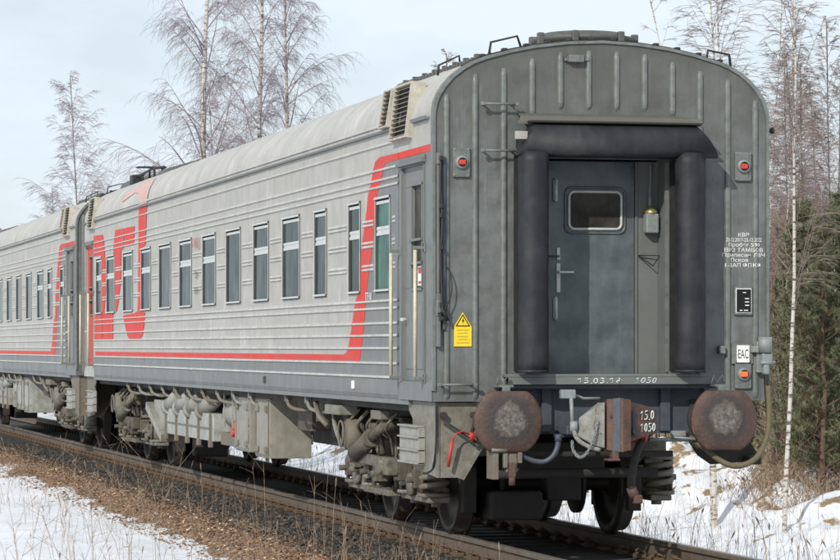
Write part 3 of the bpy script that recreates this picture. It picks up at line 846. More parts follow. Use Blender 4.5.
    for pts in ([pos(-1.26,1.0,.0), pos(-1.25,1.0,.09), pos(-1.06,1.0,.10), pos(-1.05,1.0,.0)],
                [pos(-1.02,.10,.0), pos(-1.0,.10,.12), pos(-.76,.10,.12), pos(-.72,.10,.0)],
                [pos(1.0,.10,.0), pos(1.02,.10,.10), pos(1.22,.10,.14), pos(1.24,.10,.0)]):
        h = MB(); h.tube(pts, .012, 6); h.build('roof_grab_handle', M['black'], c)
    # bogies
    make_bogie(c, 3.40, near); make_bogie(c, 20.35, False)
    underfloor(c, near)
    return c, W
M['roofdark'] = mat('roof_fittings', (.10,.10,.095), .6, .2, (.05,.045,.04), .6, 8)

def gusset(parent, Mx, m_='underl'):
    """tapered sheet-steel step housing below the corner"""
    g = MB(Mx)
    # outer side plate (seen from the side)
    g.prism([(-1.50,.05,1.262),(-1.50,1.18,1.262),(-1.50,1.12,1.17),(-1.50,.98,1.10),(-1.50,.98,.66),(-1.50,.05,.60)], (.02,0,0))
    # transverse plate
    g.prism([(-1.478,.06,1.262),(-.98,.06,1.262),(-1.06,.06,.98),(-1.32,.06,.60),(-1.478,.06,.60)], (0,.02,0))
    g.prism([(-1.06,.06,.98),(-1.00,.06,1.0),(-1.27,-.0,.58),(-1.32,.0,.60)], (0,.12,0))
    return g.build('step_housing', M['under'], parent)

def underfloor(c, near):
    gusset(c, None); gusset(c, Matrix.Translation((0,24,0)) @ Matrix.Diagonal((1,-1,1,1)))
    for y0, sg in ((.50, 1), (23.5, -1)):
        st = MB()
        ya, yb = sorted((y0, y0+sg*.74))
        st.box(-1.56, -1.545, ya, yb, .70, 1.03)
        st.box(-1.544, -1.503, ya, ya+.015, .70, 1.03); st.box(-1.544, -1.503, yb-.015, yb, .70, 1.03)
        for z in (.70, .815, .93, 1.03): st.box(-1.585, -1.503, ya, yb, z, z+.018, .004)
        st.build('entrance_steps', M['underl'], c)
    def bxs(name, m_, boxes, bev=.008):
        b = MB()
        for q in boxes: b.box(*q, bev)
        return b.build(name, M[m_], c)
    # battery boxes
    for y0, y1, x1, z0 in ((8.35,9.22,-.93,.47),(9.62,10.55,-.95,.50)):
        o = bxs('battery_box', 'underl', [(-1.42, x1, y0, y1, z0, 1.155)])
        l = MB()
        for yy in (y0+.1, y1-.22):
            for zz in (z0+.06, 1.0): q = MB(); q.box(-1.45, -1.421, yy, yy+.12, zz, zz+.07, .01); q.build('latch', M['under'], o)
        l.box(-1.432, -1.421, y0+.03, y1-.03, 1.12, 1.14); l.box(-1.432, -1.421, y0+.03, y1-.03, z0+.02, z0+.04)
        l.box(-1.434, -1.421, y0+.02, y0+.05, z0+.04, 1.12); l.box(-1.434, -1.421, y1-.05, y1-.02, z0+.04, 1.12)
        l.build('box_rib', M['under'], o)
    t = MB()
    t.lathe([(0,0),(.03,.12),(.07,.20),(.12,.225),(.5,.23),(1.0,.225),(1.05,.2),(1.09,.12),(1.12,0)], (-1.15, 10.75, .93), (0,1,0), 28)
    t.box(-1.38,-1.36, 11.0,11.05,.75,1.16); t.box(-1.38,-1.36, 11.6,11.65,.75,1.16)
    t.build('air_tank', M['underl'], c)
    bxs('lower_tray', 'under', [(-1.36, -.7, 10.75, 11.95, .52, .68)])
    if near:
        r = MB(); r.box(-1.40, -1.37, 10.66, 10.85, .66, .82, .01); r.cyl((-1.38, 10.75, .7), (-1.44, 10.75, .7), .05, 12); r.build('red_valve', M['redp'], c)
    # converter with four angled ducts
    o = bxs('converter_box', 'underl', [(-1.42, -.8, 12.15, 16.1, .55, .90)])
    l = MB()
    for i in range(5):
        y = 12.3+i*.92
        l.box(-1.445, -1.421, y, y+.05, .56, .90); l.box(-1.45, -1.4, y-.03, y+.1, .47, .56, .01)
    for i in range(4):
        y = 12.45+i*.92
        l.box(-1.432,-1.421, y, y+.7, .70, .72)
    l.build('box_rib', M['under'], o)
    for i in range(4):
        y = 12.55+i*.95
        d = MB(); d.tube([(-1.36, y+.55, .93), (-1.30, y+.05, 1.12)], .115, 14); d.cyl((-1.37, y+.62, .905),(-1.36, y+.53, .935), .13, 14)
        d.build('air_duct', M['underl'], o)
    d = MB()
    d.box(-1.40, -.8, 16.3, 17.3, .62, 1.0, .01)
    d.hexa([(-1.48,16.15,.43),(-1.2,16.15,.43),(-1.2,17.6,.86),(-1.48,17.6,.86),(-1.48,16.1,.53),(-1.2,16.1,.53),(-1.2,17.55,.96),(-1.48,17.55,.96)])
    d.build('side_chute', M['underl'], c)
    d = MB(); d.box(-.95, .9, 5.75, 8.2, .66, 1.159, .02); d.cyl((-.97,6.3,.9),(-1.1,6.3,.9),.14,18); d.build('generator', M['dark'], c)
    # opposite side and centre equipment
    d = MB()
    d.box(.7, 1.42, 8.4, 10.6, .5, 1.155, .01); d.box(.7, 1.4, 12.2, 16.0, .55, 1.155, .01); d.box(-.55, .5, 9, 11, .7, .979); d.box(-.4, .4, 13, 15, .6, .979)
    d.build('equipment_box', M['under'], c)
    b = MB()
    b.tube([(-1.05, 5.6, 1.02), (-1.05, 8.3, 1.02)], .05, 10); b.tube([(-.9, 5.9, .86), (-.9, 8.3, .86)], .035, 8)
    b.box(-1.3, -.9, 5.9, 6.3, .95, 1.159); b.box(-1.2,-.6,7.0,7.8,.82,1.159)
    b.tube([(-.7, 11, .75), (-.7, 19, .75)], .03, 8)
    b.build('underfloor_piping', M['grime'], c)
    # curved brackets hanging from the sole bar
    for i in range(13):
        y = 5.9+i*1.12
        if i in (2,): continue
        s = MB()
        s.tube(smooth_pts([(-1.47,y,1.22),(-1.47,y-.03,1.13),(-1.44,y-.15,1.08),(-1.36,y-.35,1.06),(-1.2,y-.5,1.08)], 5), .022, 6)
        s.box(-1.5,-1.44,y-.02,y+.04,1.15,1.225)
        s.build('drain_pipe', M['under'], c)
    hd = MB(); hd.box(-1.5,-1.3, 4.2,4.9,1.06,1.16,.01); hd.build('hanger', M['under'], c); hd = MB(); hd.box(-1.44,-1.34, 2.6,3.0,1.05,1.14,.01); hd.build('hanger', M['under'], c)
    hd = MB()
    hd.tube([(-1.46, 5.55, 1.16),(-1.46, 5.35, 1.02),(-1.40, 5.2, .92)], .03, 6)
    hd.build('hanger', M['under'], c); hd = MB()
    hd.tube(smooth_pts([(-1.4,4.9,1.1),(-1.42,4.75,.95),(-1.40,4.6,.80),(-1.38,4.4,.75)]), .025, 8)
    hd.build('cable_duct', M['under'], c)

# ------------------------------------------------------------------ near coach and its own details
coach, WN = build_coach(0, 'grey sleeping coach with red stripe, its rear end wall closest to the viewer', True)
far, WF = build_coach(25.0, 'second grey coach coupled ahead of the nearest one, cut by the left edge', False)

# big letters of the railway's mark at the far end of the near coach
P_ = [[(22.72,3.53),(21.66,3.51),(21.52,3.43),(21.42,3.25),(21.21,2.79),(21.46,2.285),(21.76,2.285),(21.83,2.79),(21.86,3.2),(22.72,3.2)],
      [(22.63,2.28),(21.68,2.28),(21.68,1.87),(22.63,1.87)], [(21.62,2.28),(20.46,2.26),(20.46,1.87),(21.62,1.87)],
      [(20.22,3.53),(19.2,3.52),(19.28,3.24),(19.56,3.20),(19.60,2.77),(19.84,2.45),(20.05,2.29),(20.2,2.29),(20.24,2.77),(20.44,3.24)],
      [(19.12,3.52),(18.16,3.51),(18.22,3.24),(19.18,3.24)],
      [(17.75,3.74),(17.71,3.755),(16.96,3.755),(17.08,3.2),(17.50,3.18),(17.54,2.25),(17.13,2.24),(17.22,2.05),(17.36,1.93),(17.56,1.87),(18.75,1.87),(18.98,1.95),(19.2,2.1),(19.37,2.22),(18.2,2.24),(17.84,2.27),(17.82,2.7)]]
decal(P_, .0065, M['red'], 'livery_letter', coach, WN)
decal([[(17.75,3.79),(17.75,3.90),(18.1,3.99),(18.6,4.02),(19.1,3.97),(19.6,3.93),(19.85,3.97),(19.5,4.06),(19.0,4.14),(18.3,4.19),(17.6,4.19),(17.2,4.08),(16.95,3.92),(16.92,3.79)]], .011, M['fadedred'], 'livery_letter', coach, [])
# small mark, numbers and stencils on the side
text_mesh('emblem', 'РЖД', .17, (-1.5765, 12.61, 3.02), 'side', M['redp'], coach, sxx=1.2)
text_mesh('coach_number', '024', .13, (-1.5695, 12.61, 2.63), 'side', M['seal'], coach)
text_mesh('coach_number', '05134', .11, (-1.5695, 12.61, 2.43), 'side', M['seal'], coach)
text_mesh('stencil', 'ПЭ-М', .10, (-1.5655, 2.53, 2.20), 'side', M['white'], coach)
for y, s_ in ((5.6, '1'), (11.4, '1'), (14.6, 'ВкВП'), (17.5, '1'), (19.4, '1'), (21.2, 'Т')):
    text_mesh('stencil', s_, .09, (-1.5525, y, 1.37), 'side', M['white'], coach)
for y in (3.2, 7.9):
    b = MB(); b.box(-1.575, -1.551, y, y+.06, 1.34, 1.42, .006); b.build('jacking_mark', M['seal'] if y > 5 else M['white'], coach)

# marks on the end wall
lines = [('КВР', 2.742, 1.32), ('25.12.2017-25.12.2022', 2.697, 1.32), ('Пробег 590', 2.652, 1.32), ('ВРЗ ТАМБОВ', 2.605, 1.32), ('Приписан ЛВЧ', 2.56, 1.32), ('Псков', 2.515, 1.28), ('1-ЗАП ФПКФ', 2.468, 1.31)]
RIBX = [(1.17, .028), (1.43, .028)]
def conform(o):
    bm = bmesh.new(); bm.from_mesh(o.data)
    for v in bm.verts: v.co *= 200
    bmesh.ops.remove_doubles(bm, verts=bm.verts, dist=.002)
    bmesh.ops.triangulate(bm, faces=bm.faces[:])
    bmesh.ops.dissolve_degenerate(bm, dist=.001, edges=bm.edges[:])
    A0 = sum(f.calc_area() for f in bm.faces)
    for xr, w_ in RIBX:
        for dx in (-w_, -w_*.72, -w_*.3, w_*.3, w_*.72, w_):
            bmesh.ops.bisect_plane(bm, geom=bm.verts[:]+bm.edges[:]+bm.faces[:], plane_co=((xr+dx)*200,0,0), plane_no=(1,0,0))
    A1 = sum(f.calc_area() for f in bm.faces)
    for v in bm.verts: v.co /= 200
    for v in bm.verts:
        h = 0
        for xr, w_ in RIBX:
            d = abs(v.co.x-xr)/w_
            if d < 1: h = max(h, .022*(1 if d < .3 else (1-(d-.3)/.42*.25 if d < .72 else .75*(1-d)/.28)))
        v.co.y = -h-.004
    bm.to_mesh(o.data); bm.free()
for t_, z, x in lines:
    conform(text_mesh('stencil', t_, .047, (x, -.037, z), 'end', M['white'], coach, 0, sxx=.80 if len(t_) > 15 else 1.22))
b = MB(); b.box(1.235, 1.385, -.038, -.030, 2.055, 2.275, .004); pl = b.build('data_plate', M['white'], coach)
b = MB(); b.box(1.242, 1.378, -.041, -.0385, 2.062, 2.268, .0); pf = b.build('plate_face', M['signink'], pl)
b = MB()
for i in range(3): b.box(1.32, 1.36, -.043, -.0415, 2.12+i*.03, 2.128+i*.03)
b.box(1.30,1.33,-.043,-.0415,2.235,2.242); b.box(1.27,1.295,-.043,-.0415,2.075,2.083); b.box(1.31,1.35,-.043,-.0415,2.075,2.083)
for i in range(0): b.box(1.262, 1.30, -.043, -.0415, 2.11+i*.022, 2.113+i*.022)
b.build('plate_marks', M['white'], pl)
b = MB(); b.box(1.245, 1.365, -.038, -.030, 1.61, 1.765, .002); pl = b.build('mark_plate', M['white'], coach)
text_mesh('mark_letters', 'EAC', .115, (1.305, -.0388, 1.648), 'end', M['signink'], pl, 0, sxx=.48)
# posts on which plates stand proud: shallow backing pads
for q in ((1.20,1.40,-.030,-.002,1.60,1.78), (1.225,1.395,-.030,-.002,2.04,2.29)):
    b = MB(); b.box(*q); b.build('plate_pad', M['endtrim'], coach)

# yellow high-voltage sign
b = MB(); b.prism([(-1.365,-.012,1.755),(-1.205,-.012,1.755),(-1.205,-.012,1.925),(-1.285,-.012,2.055),(-1.365,-.012,1.925)], (0,.008,0)); sg = b.build('warning_sign', M['yellow'], coach)
b = MB(); o_, i_ = [(-1.352,1.93),(-1.218,1.93),(-1.285,2.04)], [(-1.337,1.939),(-1.233,1.939),(-1.285,2.024)]
for k in range(3):
    a, a2, c_, c2 = o_[k], o_[(k+1)%3], i_[k], i_[(k+1)%3]
    b.face([(a[0],-.0145,a[1]),(a2[0],-.0145,a2[1]),(c2[0],-.0145,c2[1]),(c_[0],-.0145,c_[1])])
b.face([(x,-.0145,z) for x, z in [(-1.279,2.01),(-1.295,1.977),(-1.284,1.977),(-1.288,1.95),(-1.272,1.985),(-1.282,1.985)]])
b.build('lightning_symbol', M['signink'], sg)
b = MB()
for i, w in enumerate((.055,.045,.05,.04,.055)):
    b.box(-1.285-w, -1.285+w, -.0142, -.0125, 1.895-i*.028, 1.903-i*.028)
b.build('fine_print', M['signfaint'], sg)

# tail lamps
def tail_lamp(x, z, lit):
    b = MB(); b.box(x-.078, x+.078, -.030, -.002, z-.13, z+.13, .006); po = b.build('tail_lamp', M['endtrim'], coach)
    b = MB()
    for sx_ in (-1, 1):
        for sz in (-1, 1): b.lathe([(0,.008),(-.006,.007),(-.008,0)], (x+sx_*.062, -.03, z+sz*.112), (0,1,0), 8)
    b.lathe([(0,.062),(-.012,.060),(-.03,.05),(-.032,.042)], (x, -.031, z), (0,1,0), 28); b.build('bezel', M['conn'], po)
    b = MB(); b.box(x-.034, x+.034, -.062, -.035, z-.022, z+.024, .008); b.build('lens', M['lenslit'] if lit else M['lensred'], po)
tail_lamp(-1.30, 3.37, False); tail_lamp(1.31, 3.37, False); tail_lamp(1.31, 1.505, True)

# grab rails on the end wall
for x0, x1, z, k in ((-1.14,-.80,3.885,1),(-1.14,-.80,3.475,0),(-1.53,-1.18,1.42,0)):
    b = MB()
    b.tube([(x0-.0,-.10,z),(x1+.0,-.10,z)], .011, 8)
    b.cyl((x0+.04,-.10,z),(x0+.04,-.001,z+.0), .011, 8); b.cyl((x1-.04,-.10,z),(x1-.04,-.001,z), .011, 8)
    b.box(x0-.005,x0+.03,-.115,-.085,z-.015,z+.015,.004); b.box(x1-.03,x1+.005,-.115,-.085,z-.015,z+.015,.004)
    if k: b.tube([(x1-.04,-.10,z),(x1+.03,-.02,z-.11)], .007, 6)
    b.build('grab_rail', M['endtrim'], coach)
b = MB(); b.box(-.90,-.79,-.36,-.33,3.56,3.63,.003); b.build('tube_end_plate', M['lightgrey'], coach)
b = MB(); b.box(-.33,-.19,-.07,-.002,4.27,4.335,.006); b.box(-.36,-.30,-.04,-.002,4.28,4.31,.004); b.box(-.19,-.13,-.035,-.002,4.285,4.31,.004); b.build('junction_box', M['endtrim'], coach)
b = MB(); b.box(1.07,1.13,-.07,-.002,1.69,1.76,.006); b.build('junction_box', M['endtrim'], coach)
b = MB(); b.cyl((1.55,.05,3.70),(1.60,.03,3.70), .02, 8); b.cyl((1.60,.03,3.70),(1.615,.03,3.70), .03, 8); b.build('side_peg', M['black'], coach)
# jumper cable and its folded holder at the left corner
b = MB(); b.box(-1.475,-1.448,-.05,-.003,1.90,3.42,.004); b.build('cable_channel', M['headstock'], coach)
b = MB()
b.box(-1.53,-1.495,-.06,-.002,1.75,2.22,.006); b.box(-1.525,-1.505,-.05,-.002,2.22,3.42,.004)
b.box(-1.535,-1.49,-.075,-.002,2.02,2.16,.008); b.box(-1.53,-1.50,-.07,-.002,3.35,3.45,.006)
ho = b.build('cable_holder', M['vest'], coach)
b = MB(); b.tube(smooth_pts([(-1.497,-.075,3.40),(-1.507,-.085,3.2),(-1.493,-.08,3.0),(-1.488,-.085,2.8),(-1.503,-.08,2.55),(-1.495,-.085,2.3),(-1.49,-.09,2.12),(-1.47,-.09,2.03),(-1.455,-.08,2.1)]), .011, 7)
for z in (3.40, 2.98, 2.90, 2.62, 2.12, 2.0): b.box(-1.512,-1.48,-.10,-.06,z-.02,z+.02,.005)
b.tube(smooth_pts([(-1.45,-.08,2.1),(-1.41,-.08,2.2),(-1.40,-.07,2.32),(-1.42,-.05,2.42),(-1.46,-.04,2.47)]), .006, 6)
b.tube([(-1.50,-.09,2.1),(-1.44,-.09,1.98)], .014, 6); b.tube([(-1.53,-.09,2.04),(-1.45,-.09,2.08)], .008, 6)
b.build('jumper_cable', M['black'], ho)

# connector hanging inside the recess, and its triangle bracket
b = MB(); cx_ = .535; yy = REC-.07
b.box(cx_-.06, cx_+.06, yy-.05, yy+.05, 2.775, 2.95, .012); co = b.build('hanging_socket', M['conn'], coach)
b = MB(); b.lathe([(0,.055),(.02,.06),(.035,.045),(.05,.03),(.07,.02),(.07,0)], (cx_-.0, yy, 2.95), (0,0,1), 20); b.build('socket_cap', M['brass'], co)
b = MB(); b.tube(smooth_pts([(cx_-.01,yy,3.0),(cx_-.012,yy,3.1),(cx_+.0,yy+.02,3.25),(cx_+.01,yy+.04,3.40)]), .010, 7); b.tube([(cx_-.01,yy,3.02),(cx_-.01,yy,3.12)], .016, 8)
b.build('socket_cable', M['conn'], co)
b = MB(); b.tube([(.43,REC-.02,2.575),(.62,REC-.06,2.575),(.545,REC-.10,2.48),(.43,REC-.02,2.575)], .007, 6); b.build('triangle_bracket', M['black'], coach)
b = MB(); b.box(OPR-.03,OPR-.0015,.02,.05,1.53,3.40); b.build('door_channel', M['endtrim'], coach)

# chalk marks on the sill
chalk('15.03.18', -.31, 1.431, .060, .045, lambda u, v: (u, -.243, v), .0042, 'chalk_mark', coach)
chalk('1050', .22, 1.431, .052, .048, lambda u, v: (u, -.243, v), .0036, 'chalk_mark', coach, .35)

# automatic coupler
b = MB()
b.box(-.13, .13, -.55, .1, .98, 1.20, .02)                        # shank
b.hexa([(-.20,-.78,.86),(-.07,-.86,.84),(-.02,-.60,.86),(-.16,-.50,.88),(-.20,-.78,1.30),(-.07,-.86,1.31),(-.02,-.60,1.29),(-.16,-.50,1.27)])
b.hexa([(-.07,-.86,.845),(.0,-.84,.86),(.03,-.60,.90),(-.05,-.60,.87),(-.07,-.86,1.305),(.0,-.84,1.295),(.03,-.60,1.25),(-.05,-.60,1.28)])
b.box(-.16, -.10, -.82, -.72, .775, .86, .01); b.box(-.21, -.10, -.86, -.72, .765, .79, .01)
cp = b.build('coupler', M['rust'], coach, .008)
b = MB(); b.hexa([(.005,-.80,.93),(.30,-.62,1.0),(.30,-.45,1.0),(.005,-.60,.93),(.005,-.80,1.275),(.30,-.62,1.215),(.30,-.45,1.215),(.005,-.60,1.275)])
cw = b.build('coupler_wing', M['rust'], cp, .01)
n_ = Vector((.18,-.24,0)).normalized()
def wing(u, v): return (.005+u*.295, -.80+u*.18-.007, v)
b2 = MB(); b2.hexa([(-.155,-.812,.855),(-.10,-.846,.845),(-.10,-.83,.845),(-.155,-.80,.855),(-.155,-.812,1.305),(-.10,-.846,1.312),(-.10,-.83,1.312),(-.155,-.80,1.305)]); b2.build('wear_strip', M['headstock'], cp)
b2 = MB(); b2.cyl((-.175,-.81,1.15),(-.165,-.79,1.15),.012,8); b2.cyl((.05,-.83,1.02),(.05,-.78,1.02),.03,10); b2.box(.0,.05,-.80,-.765,.98,1.20,.005); b2.build('lock_recess', M['black'], cp)
chalk('15.0', .36, 1.12, .16, .075, wing, .005, 'chalk_mark', cw, .3)
chalk('1050', .36, 1.015, .15, .07, wing, .005, 'chalk_mark', cw, .3)
b = MB()                                                            # pale claw on the left
b.hexa([(-.42,-.60,.98),(-.30,-.72,.90),(-.21,-.70,.86),(-.22,-.50,.88),(-.40,-.60,1.14),(-.30,-.70,1.10),(-.21,-.66,1.27),(-.22,-.50,1.25)])
b.hexa([(-.30,-.70,.90),(-.215,-.77,.875),(-.215,-.55,.90),(-.28,-.55,.90),(-.27,-.70,1.22),(-.215,-.77,1.275),(-.215,-.55,1.27),(-.27,-.55,1.2)])
b.tube(smooth_pts([(-.46,-.60,1.05),(-.42,-.64,.95),(-.33,-.70,.885),(-.24,-.72,.86)]), [.02]*18+[.02], 8) if False else None
b.tube(smooth_pts([(-.45,-.60,1.05),(-.42,-.64,.95),(-.33,-.70,.885),(-.24,-.72,.86)]), .022, 8)
b.build('coupler_claw', M['under'], cp, .012)
b = MB(); b.tube([(-.44,-.50,1.33),(-.44,-.55,1.08)], .018, 8); b.box(-.53,-.40,-.52,-.44,1.30,1.38,.01); b.tube([(-.48,-.48,1.36),(-.30,-.40,1.30),(-.15,-.4,1.30)], .014, 6)
b.cyl((-.47,-.58,1.06),(-.41,-.60,1.06), .05, 12); b.build('release_lever', M['conn'], cp)
b = MB(); prev = None                                               # chain
pts = smooth_pts([(-.27,-.74,1.10),(-.30,-.76,1.0),(-.33,-.76,.92),(-.38,-.76,.83),(-.44,-.76,.80),(-.49,-.74,.86),(-.50,-.74,.93)], 4)
for i, p in enumerate(pts[:-1]):
    q = pts[i+1]; d = (q-p).normalized(); a = d.cross(Vector((0,1,0))).normalized() if i % 2 else d.cross(d.cross(Vector((0,1,0)))).normalized()
    c_ = (p+q)/2
    b.tube([c_+d*.024*math.cos(t*math.pi/4)+a*.011*math.sin(t*math.pi/4) for t in range(8)], .0042, 5, closed=True)
b.build('chain', M['conn'], cp)

# pipes, hoses and beams below the headstock
b = MB()
b.tube([(-1.02,-.05,.84),(-.6,-.08,.80),(.62,-.08,.80)], .028, 8)
b.tube([(-.93,.3,.62),(.60,.3,.62)], .045, 8)
b.build('cross_pipe', M['dark'], coach)
b = MB(); b.tube(smooth_pts([(-.78,-.35,1.10),(-.86,-.37,.92),(-.88,-.38,.84),(-.78,-.38,.77),(-.66,-.40,.75),(-.58,-.42,.80),(-.54,-.42,.88),(-.53,-.42,.95)]), .024, 9)
b.cyl((-.53,-.42,.93),(-.53,-.42,.99), .032, 10); b.build('step_loop', M['headstock'], coach)
b = MB(); b.box(-1.12,-.86,-.42,-.20,.83,.85,.005); b.box(-1.12,-1.07,-.43,-.20,.60,.84,.006); b.cyl((-1.14,-.44,.86),(-1.0,-.44,.85), .02, 8)
b.box(-1.03,-.99,-.44,-.40,.70,.84,.008); b.box(-.90,-.86,-.44,-.40,.74,.84,.008); b.box(-1.0,-.90,-.42,-.36,.66,.83,.01)
ao = b.build('hose_bracket', M['under'], coach)
b = MB(); b.box(-.985,-.925,-.47,-.40,.62,.75,.01); b.cyl((-.955,-.44,.55),(-.955,-.44,.64), .028, 10); b.build('hose_end', M['rust'], ao)
b = MB(); b.tube(smooth_pts([(.33,-.20,.95),(.24,-.40,.93),(.16,-.50,.84),(.12,-.52,.70),(.10,-.52,.56),(.13,-.50,.48)]), .036, 10)
ho2 = b.build('brake_hose', M['dark'], coach)
b = MB(); b.cyl((.10,-.52,.52),(.15,-.49,.42), .045, 12); b.box(.12,.20,-.55,-.48,.38,.46,.015); b.build('hose_end', M['rust'], ho2)
b = MB(); b.cyl((.28,-.3,1.0),(.20,-.44,.94), .06, 12); b.build('hose_cock', M['redp'], ho2)
b = MB(); b.tube([(.35,-.25,.93),(.78,-.25,.93)], .018, 8); b.box(.55,.68,-.30,-.24,.96,1.01,.008); b.tube([(.55,-.28,.955),(.85,-.30,.925)], .014, 6); b.build('angle_cock_handle', M['conn'], coach)

# holder and long heating cable at the right corner
b = MB(); hx = 1.49
b.cyl((hx,-.10,1.70),(hx,-.10,1.84), .062, 20); b.box(hx-.12,hx-.06,-.11,-.002,1.70,1.76,.008); b.box(hx-.04,hx+.06,-.14,-.06,1.60,1.70,.015)
b.cyl((hx-.06,-.14,1.61),(hx+.08,-.14,1.61), .018, 10); b.box(hx-.03,hx+.03,-.15,-.07,1.50,1.60,.02); b.box(hx-.07,hx+.05,-.08,-.002,1.52,1.80,.006)
co2 = b.build('cable_socket', M['conn'], coach)
b = MB(); b.tube(smooth_pts([(1.49,-.12,1.52),(1.50,-.12,1.36),(1.495,-.16,1.22)]), .024, 9); b.build('cable_sleeve', M['black'], co2)
b = MB(); b.tube(smooth_pts([(1.495,-.16,1.40),(1.49,-.20,1.15),(1.44,-.28,.96),(1.34,-.36,.80),(1.22,-.40,.72),(1.08,-.40,.70),(.95,-.36,.76),(.82,-.28,.88),(.74,-.22,.95)], 8), .026, 9)
b.build('heating_cable', M['hose'], co2)
b = MB()
b.prism([(.78,-.06,.93),(1.34,-.06,.93),(1.43,-.06,.80),(1.32,-.06,.72),(1.00,-.06,.70),(.88,-.06,.78)], (0,.05,0)); b.box(1.30,1.42,-.20,-.05,.70,.78,.01)
b.build('under_buffer_plate', M['dark'], coach)

# red shut-off handles by the step housing
b = MB(); b.tube([(-1.42,-.02,.70),(-1.39,-.05,.93)], .015, 8); b.tube([(-1.39,-.05,.93),(-1.36,-.06,.99),(-1.30,-.06,1.01),(-1.22,-.05,.98)], .007, 6); b.build('red_lever', M['redp'], coach)
b = MB()
for a in range(4):
    t_ = a*math.pi/4; b.tube([(-1.215-.032*math.cos(t_),-.07,.965-.045*math.sin(t_)),(-1.215+.032*math.cos(t_),-.07,.965+.045*math.sin(t_))], .009, 6)
b.build('red_knob', M['redp'], coach)
b = MB(); b.cyl((-1.19,-.0,1.15),(-1.19,-.06,1.15), .03, 10); b.tube([(-1.19,-.06,1.16),(-1.20,-.07,1.06),(-1.215,-.06,1.0)], .018, 8); b.tube([(-1.49,-.01,1.12),(-1.38,-.03,1.05),(-1.2,-.04,.93),(-1.0,-.05,.86)], .012, 6)
b.cyl((-1.45,.055,1.15),(-1.45,-.0,1.15), .03, 10); b.build('angle_cock', M['dark'], coach)
b = MB(); b.tube(smooth_pts([(-1.515,.03,1.26),(-1.515,.03,1.0),(-1.52,.03,.85),(-1.515,.10,.74),(-1.50,.25,.66),(-1.5,.5,.62)]), .010, 7); b.build('conduit', M['black'], coach)

# ------------------------------------------------------------------ track
RZ = -.03
rp = [(-.0375,0),(-.034,.005),(.034,.005),(.0375,0),(.0375,-.032),(.012,-.045),(.009,-.145),(.075,-.165),(.075,-.18),(-.075,-.18),(-.075,-.165),(-.009,-.145),(-.012,-.045),(-.0375,-.032)]
for x, lab in ((-.80,'near rail of the track, on the side of the snowy bank at lower left'),(.80,'far rail of the track, emerging from under the coach at lower right')):
    b = MB(); b.prism([(x+px, -16, RZ-.005+pz) for px, pz in rp], (0, 110, 0)); o = b.build('rail', M['rail'], None)
    tag(o, lab, 'rail', 'rails of the track')
    b = MB(); b.box(x-.031, x+.031, -16, 94, RZ+.0015, RZ+.003); b.build('running_surface', M['railtop'], o)
b = MB(); b.box(-1.35,1.35,-.125,.125,-.40,-.213,.02); sm = b.build('sleeper', M['sleeper'], None)
tag(sm, 'dark track sleeper half buried in ballast under the rails', 'sleeper', 'sleepers of the track')
def clip_mesh(x, s):
    b = MB()
    if 1:
        b.box(x+s*.115-.05, x+s*.115+.05, -.065, .065, -.212, -.165, .012)
        b.cyl((x+s*.125,0,-.17),(x+s*.125,0,-.115), .018, 8); b.cyl((x+s*.125,0,-.165),(x+s*.125,0,-.148), .032, 6)
        b.tube(smooth_pts([(x+s*.06,-.05,-.175),(x+s*.11,-.06,-.14),(x+s*.15,0,-.135),(x+s*.11,.06,-.14),(x+s*.06,.05,-.175)],3), .011, 6)
    return b
for x in (-.80, .80):
    for s_ in (-1, 1): clip_mesh(x, s_).build('rail_fastening', M['clip'], sm)
sm.location = (0, -6.0, 0)
for i in range(1, 105):
    o = copy_tree(sm); o.location = (0, -6.0+i*.5435, 0)

# ------------------------------------------------------------------ ground
import mathutils
def nz(x, y, s=1.0, o=0): return mathutils.noise.noise(Vector((x*s+o, y*s+o*1.3, o)))
def snow_h(x, y):
    n = nz(x,y,.35,3)*.10+nz(x,y,1.3,9)*.035+nz(x,y,4,5)*.012
    if x < 0:
        base = -.335-.055*(-2.2-x) if x > -8 else -.335-.055*5.8
        base = base if x < -2.2 else -.335+.0*(x+2.2)
        if x > -1.9: base = -.6
        h = base+n*(1 if x < -4 else .75)
    else:
        t = min(1, max(0, (x-1.65)/3.6)); t = t*t*(3-2*t)
        h = -.25-1.35*t+n*.8
        if x < 1.45: h = -.6
        def g(cx_, cy_, sx_, sy_, a): return a*math.exp(-((x-cx_)/sx_)**2-((y-cy_)/sy_)**2)
        h += (g(11.0,31,2.0,9,1.22)+g(10.6,43,1.6,8,.9)+g(13.4,22,2.6,4.5,.45)+g(12,60,2.2,14,.8))*(1+.7*nz(x,y,.8,2))+g(10.5,31,5,14,1)*(nz(x,y,1.9,6)*.16+nz(x,y,4.5,2)*.05)
        h += .9*max(0, min(1, (x-12)/20))+n*max(0, min(1.5, (x-9)/10))
    return h
def grid(name, xs, ys, hf, mat_):
    vs = [(x, y, hf(x, y)) for y in ys for x in xs]; n = len(xs)
    fs = [(j*n+i, j*n+i+1, (j+1)*n+i+1, (j+1)*n+i) for j in range(len(ys)-1) for i in range(n-1)]
    me = bpy.data.meshes.new(name); me.from_pydata(vs, [], fs)
    for p in me.polygons: p.use_smooth = True
    return link_mesh(name, me, mat_)
def steps(segs):
    out = []
    for a, b_, st in segs:
        k = max(1, int(round((b_-a)/st))); out += [a+(b_-a)*i/k for i in range(k)]
    out.append(segs[-1][1]); return out

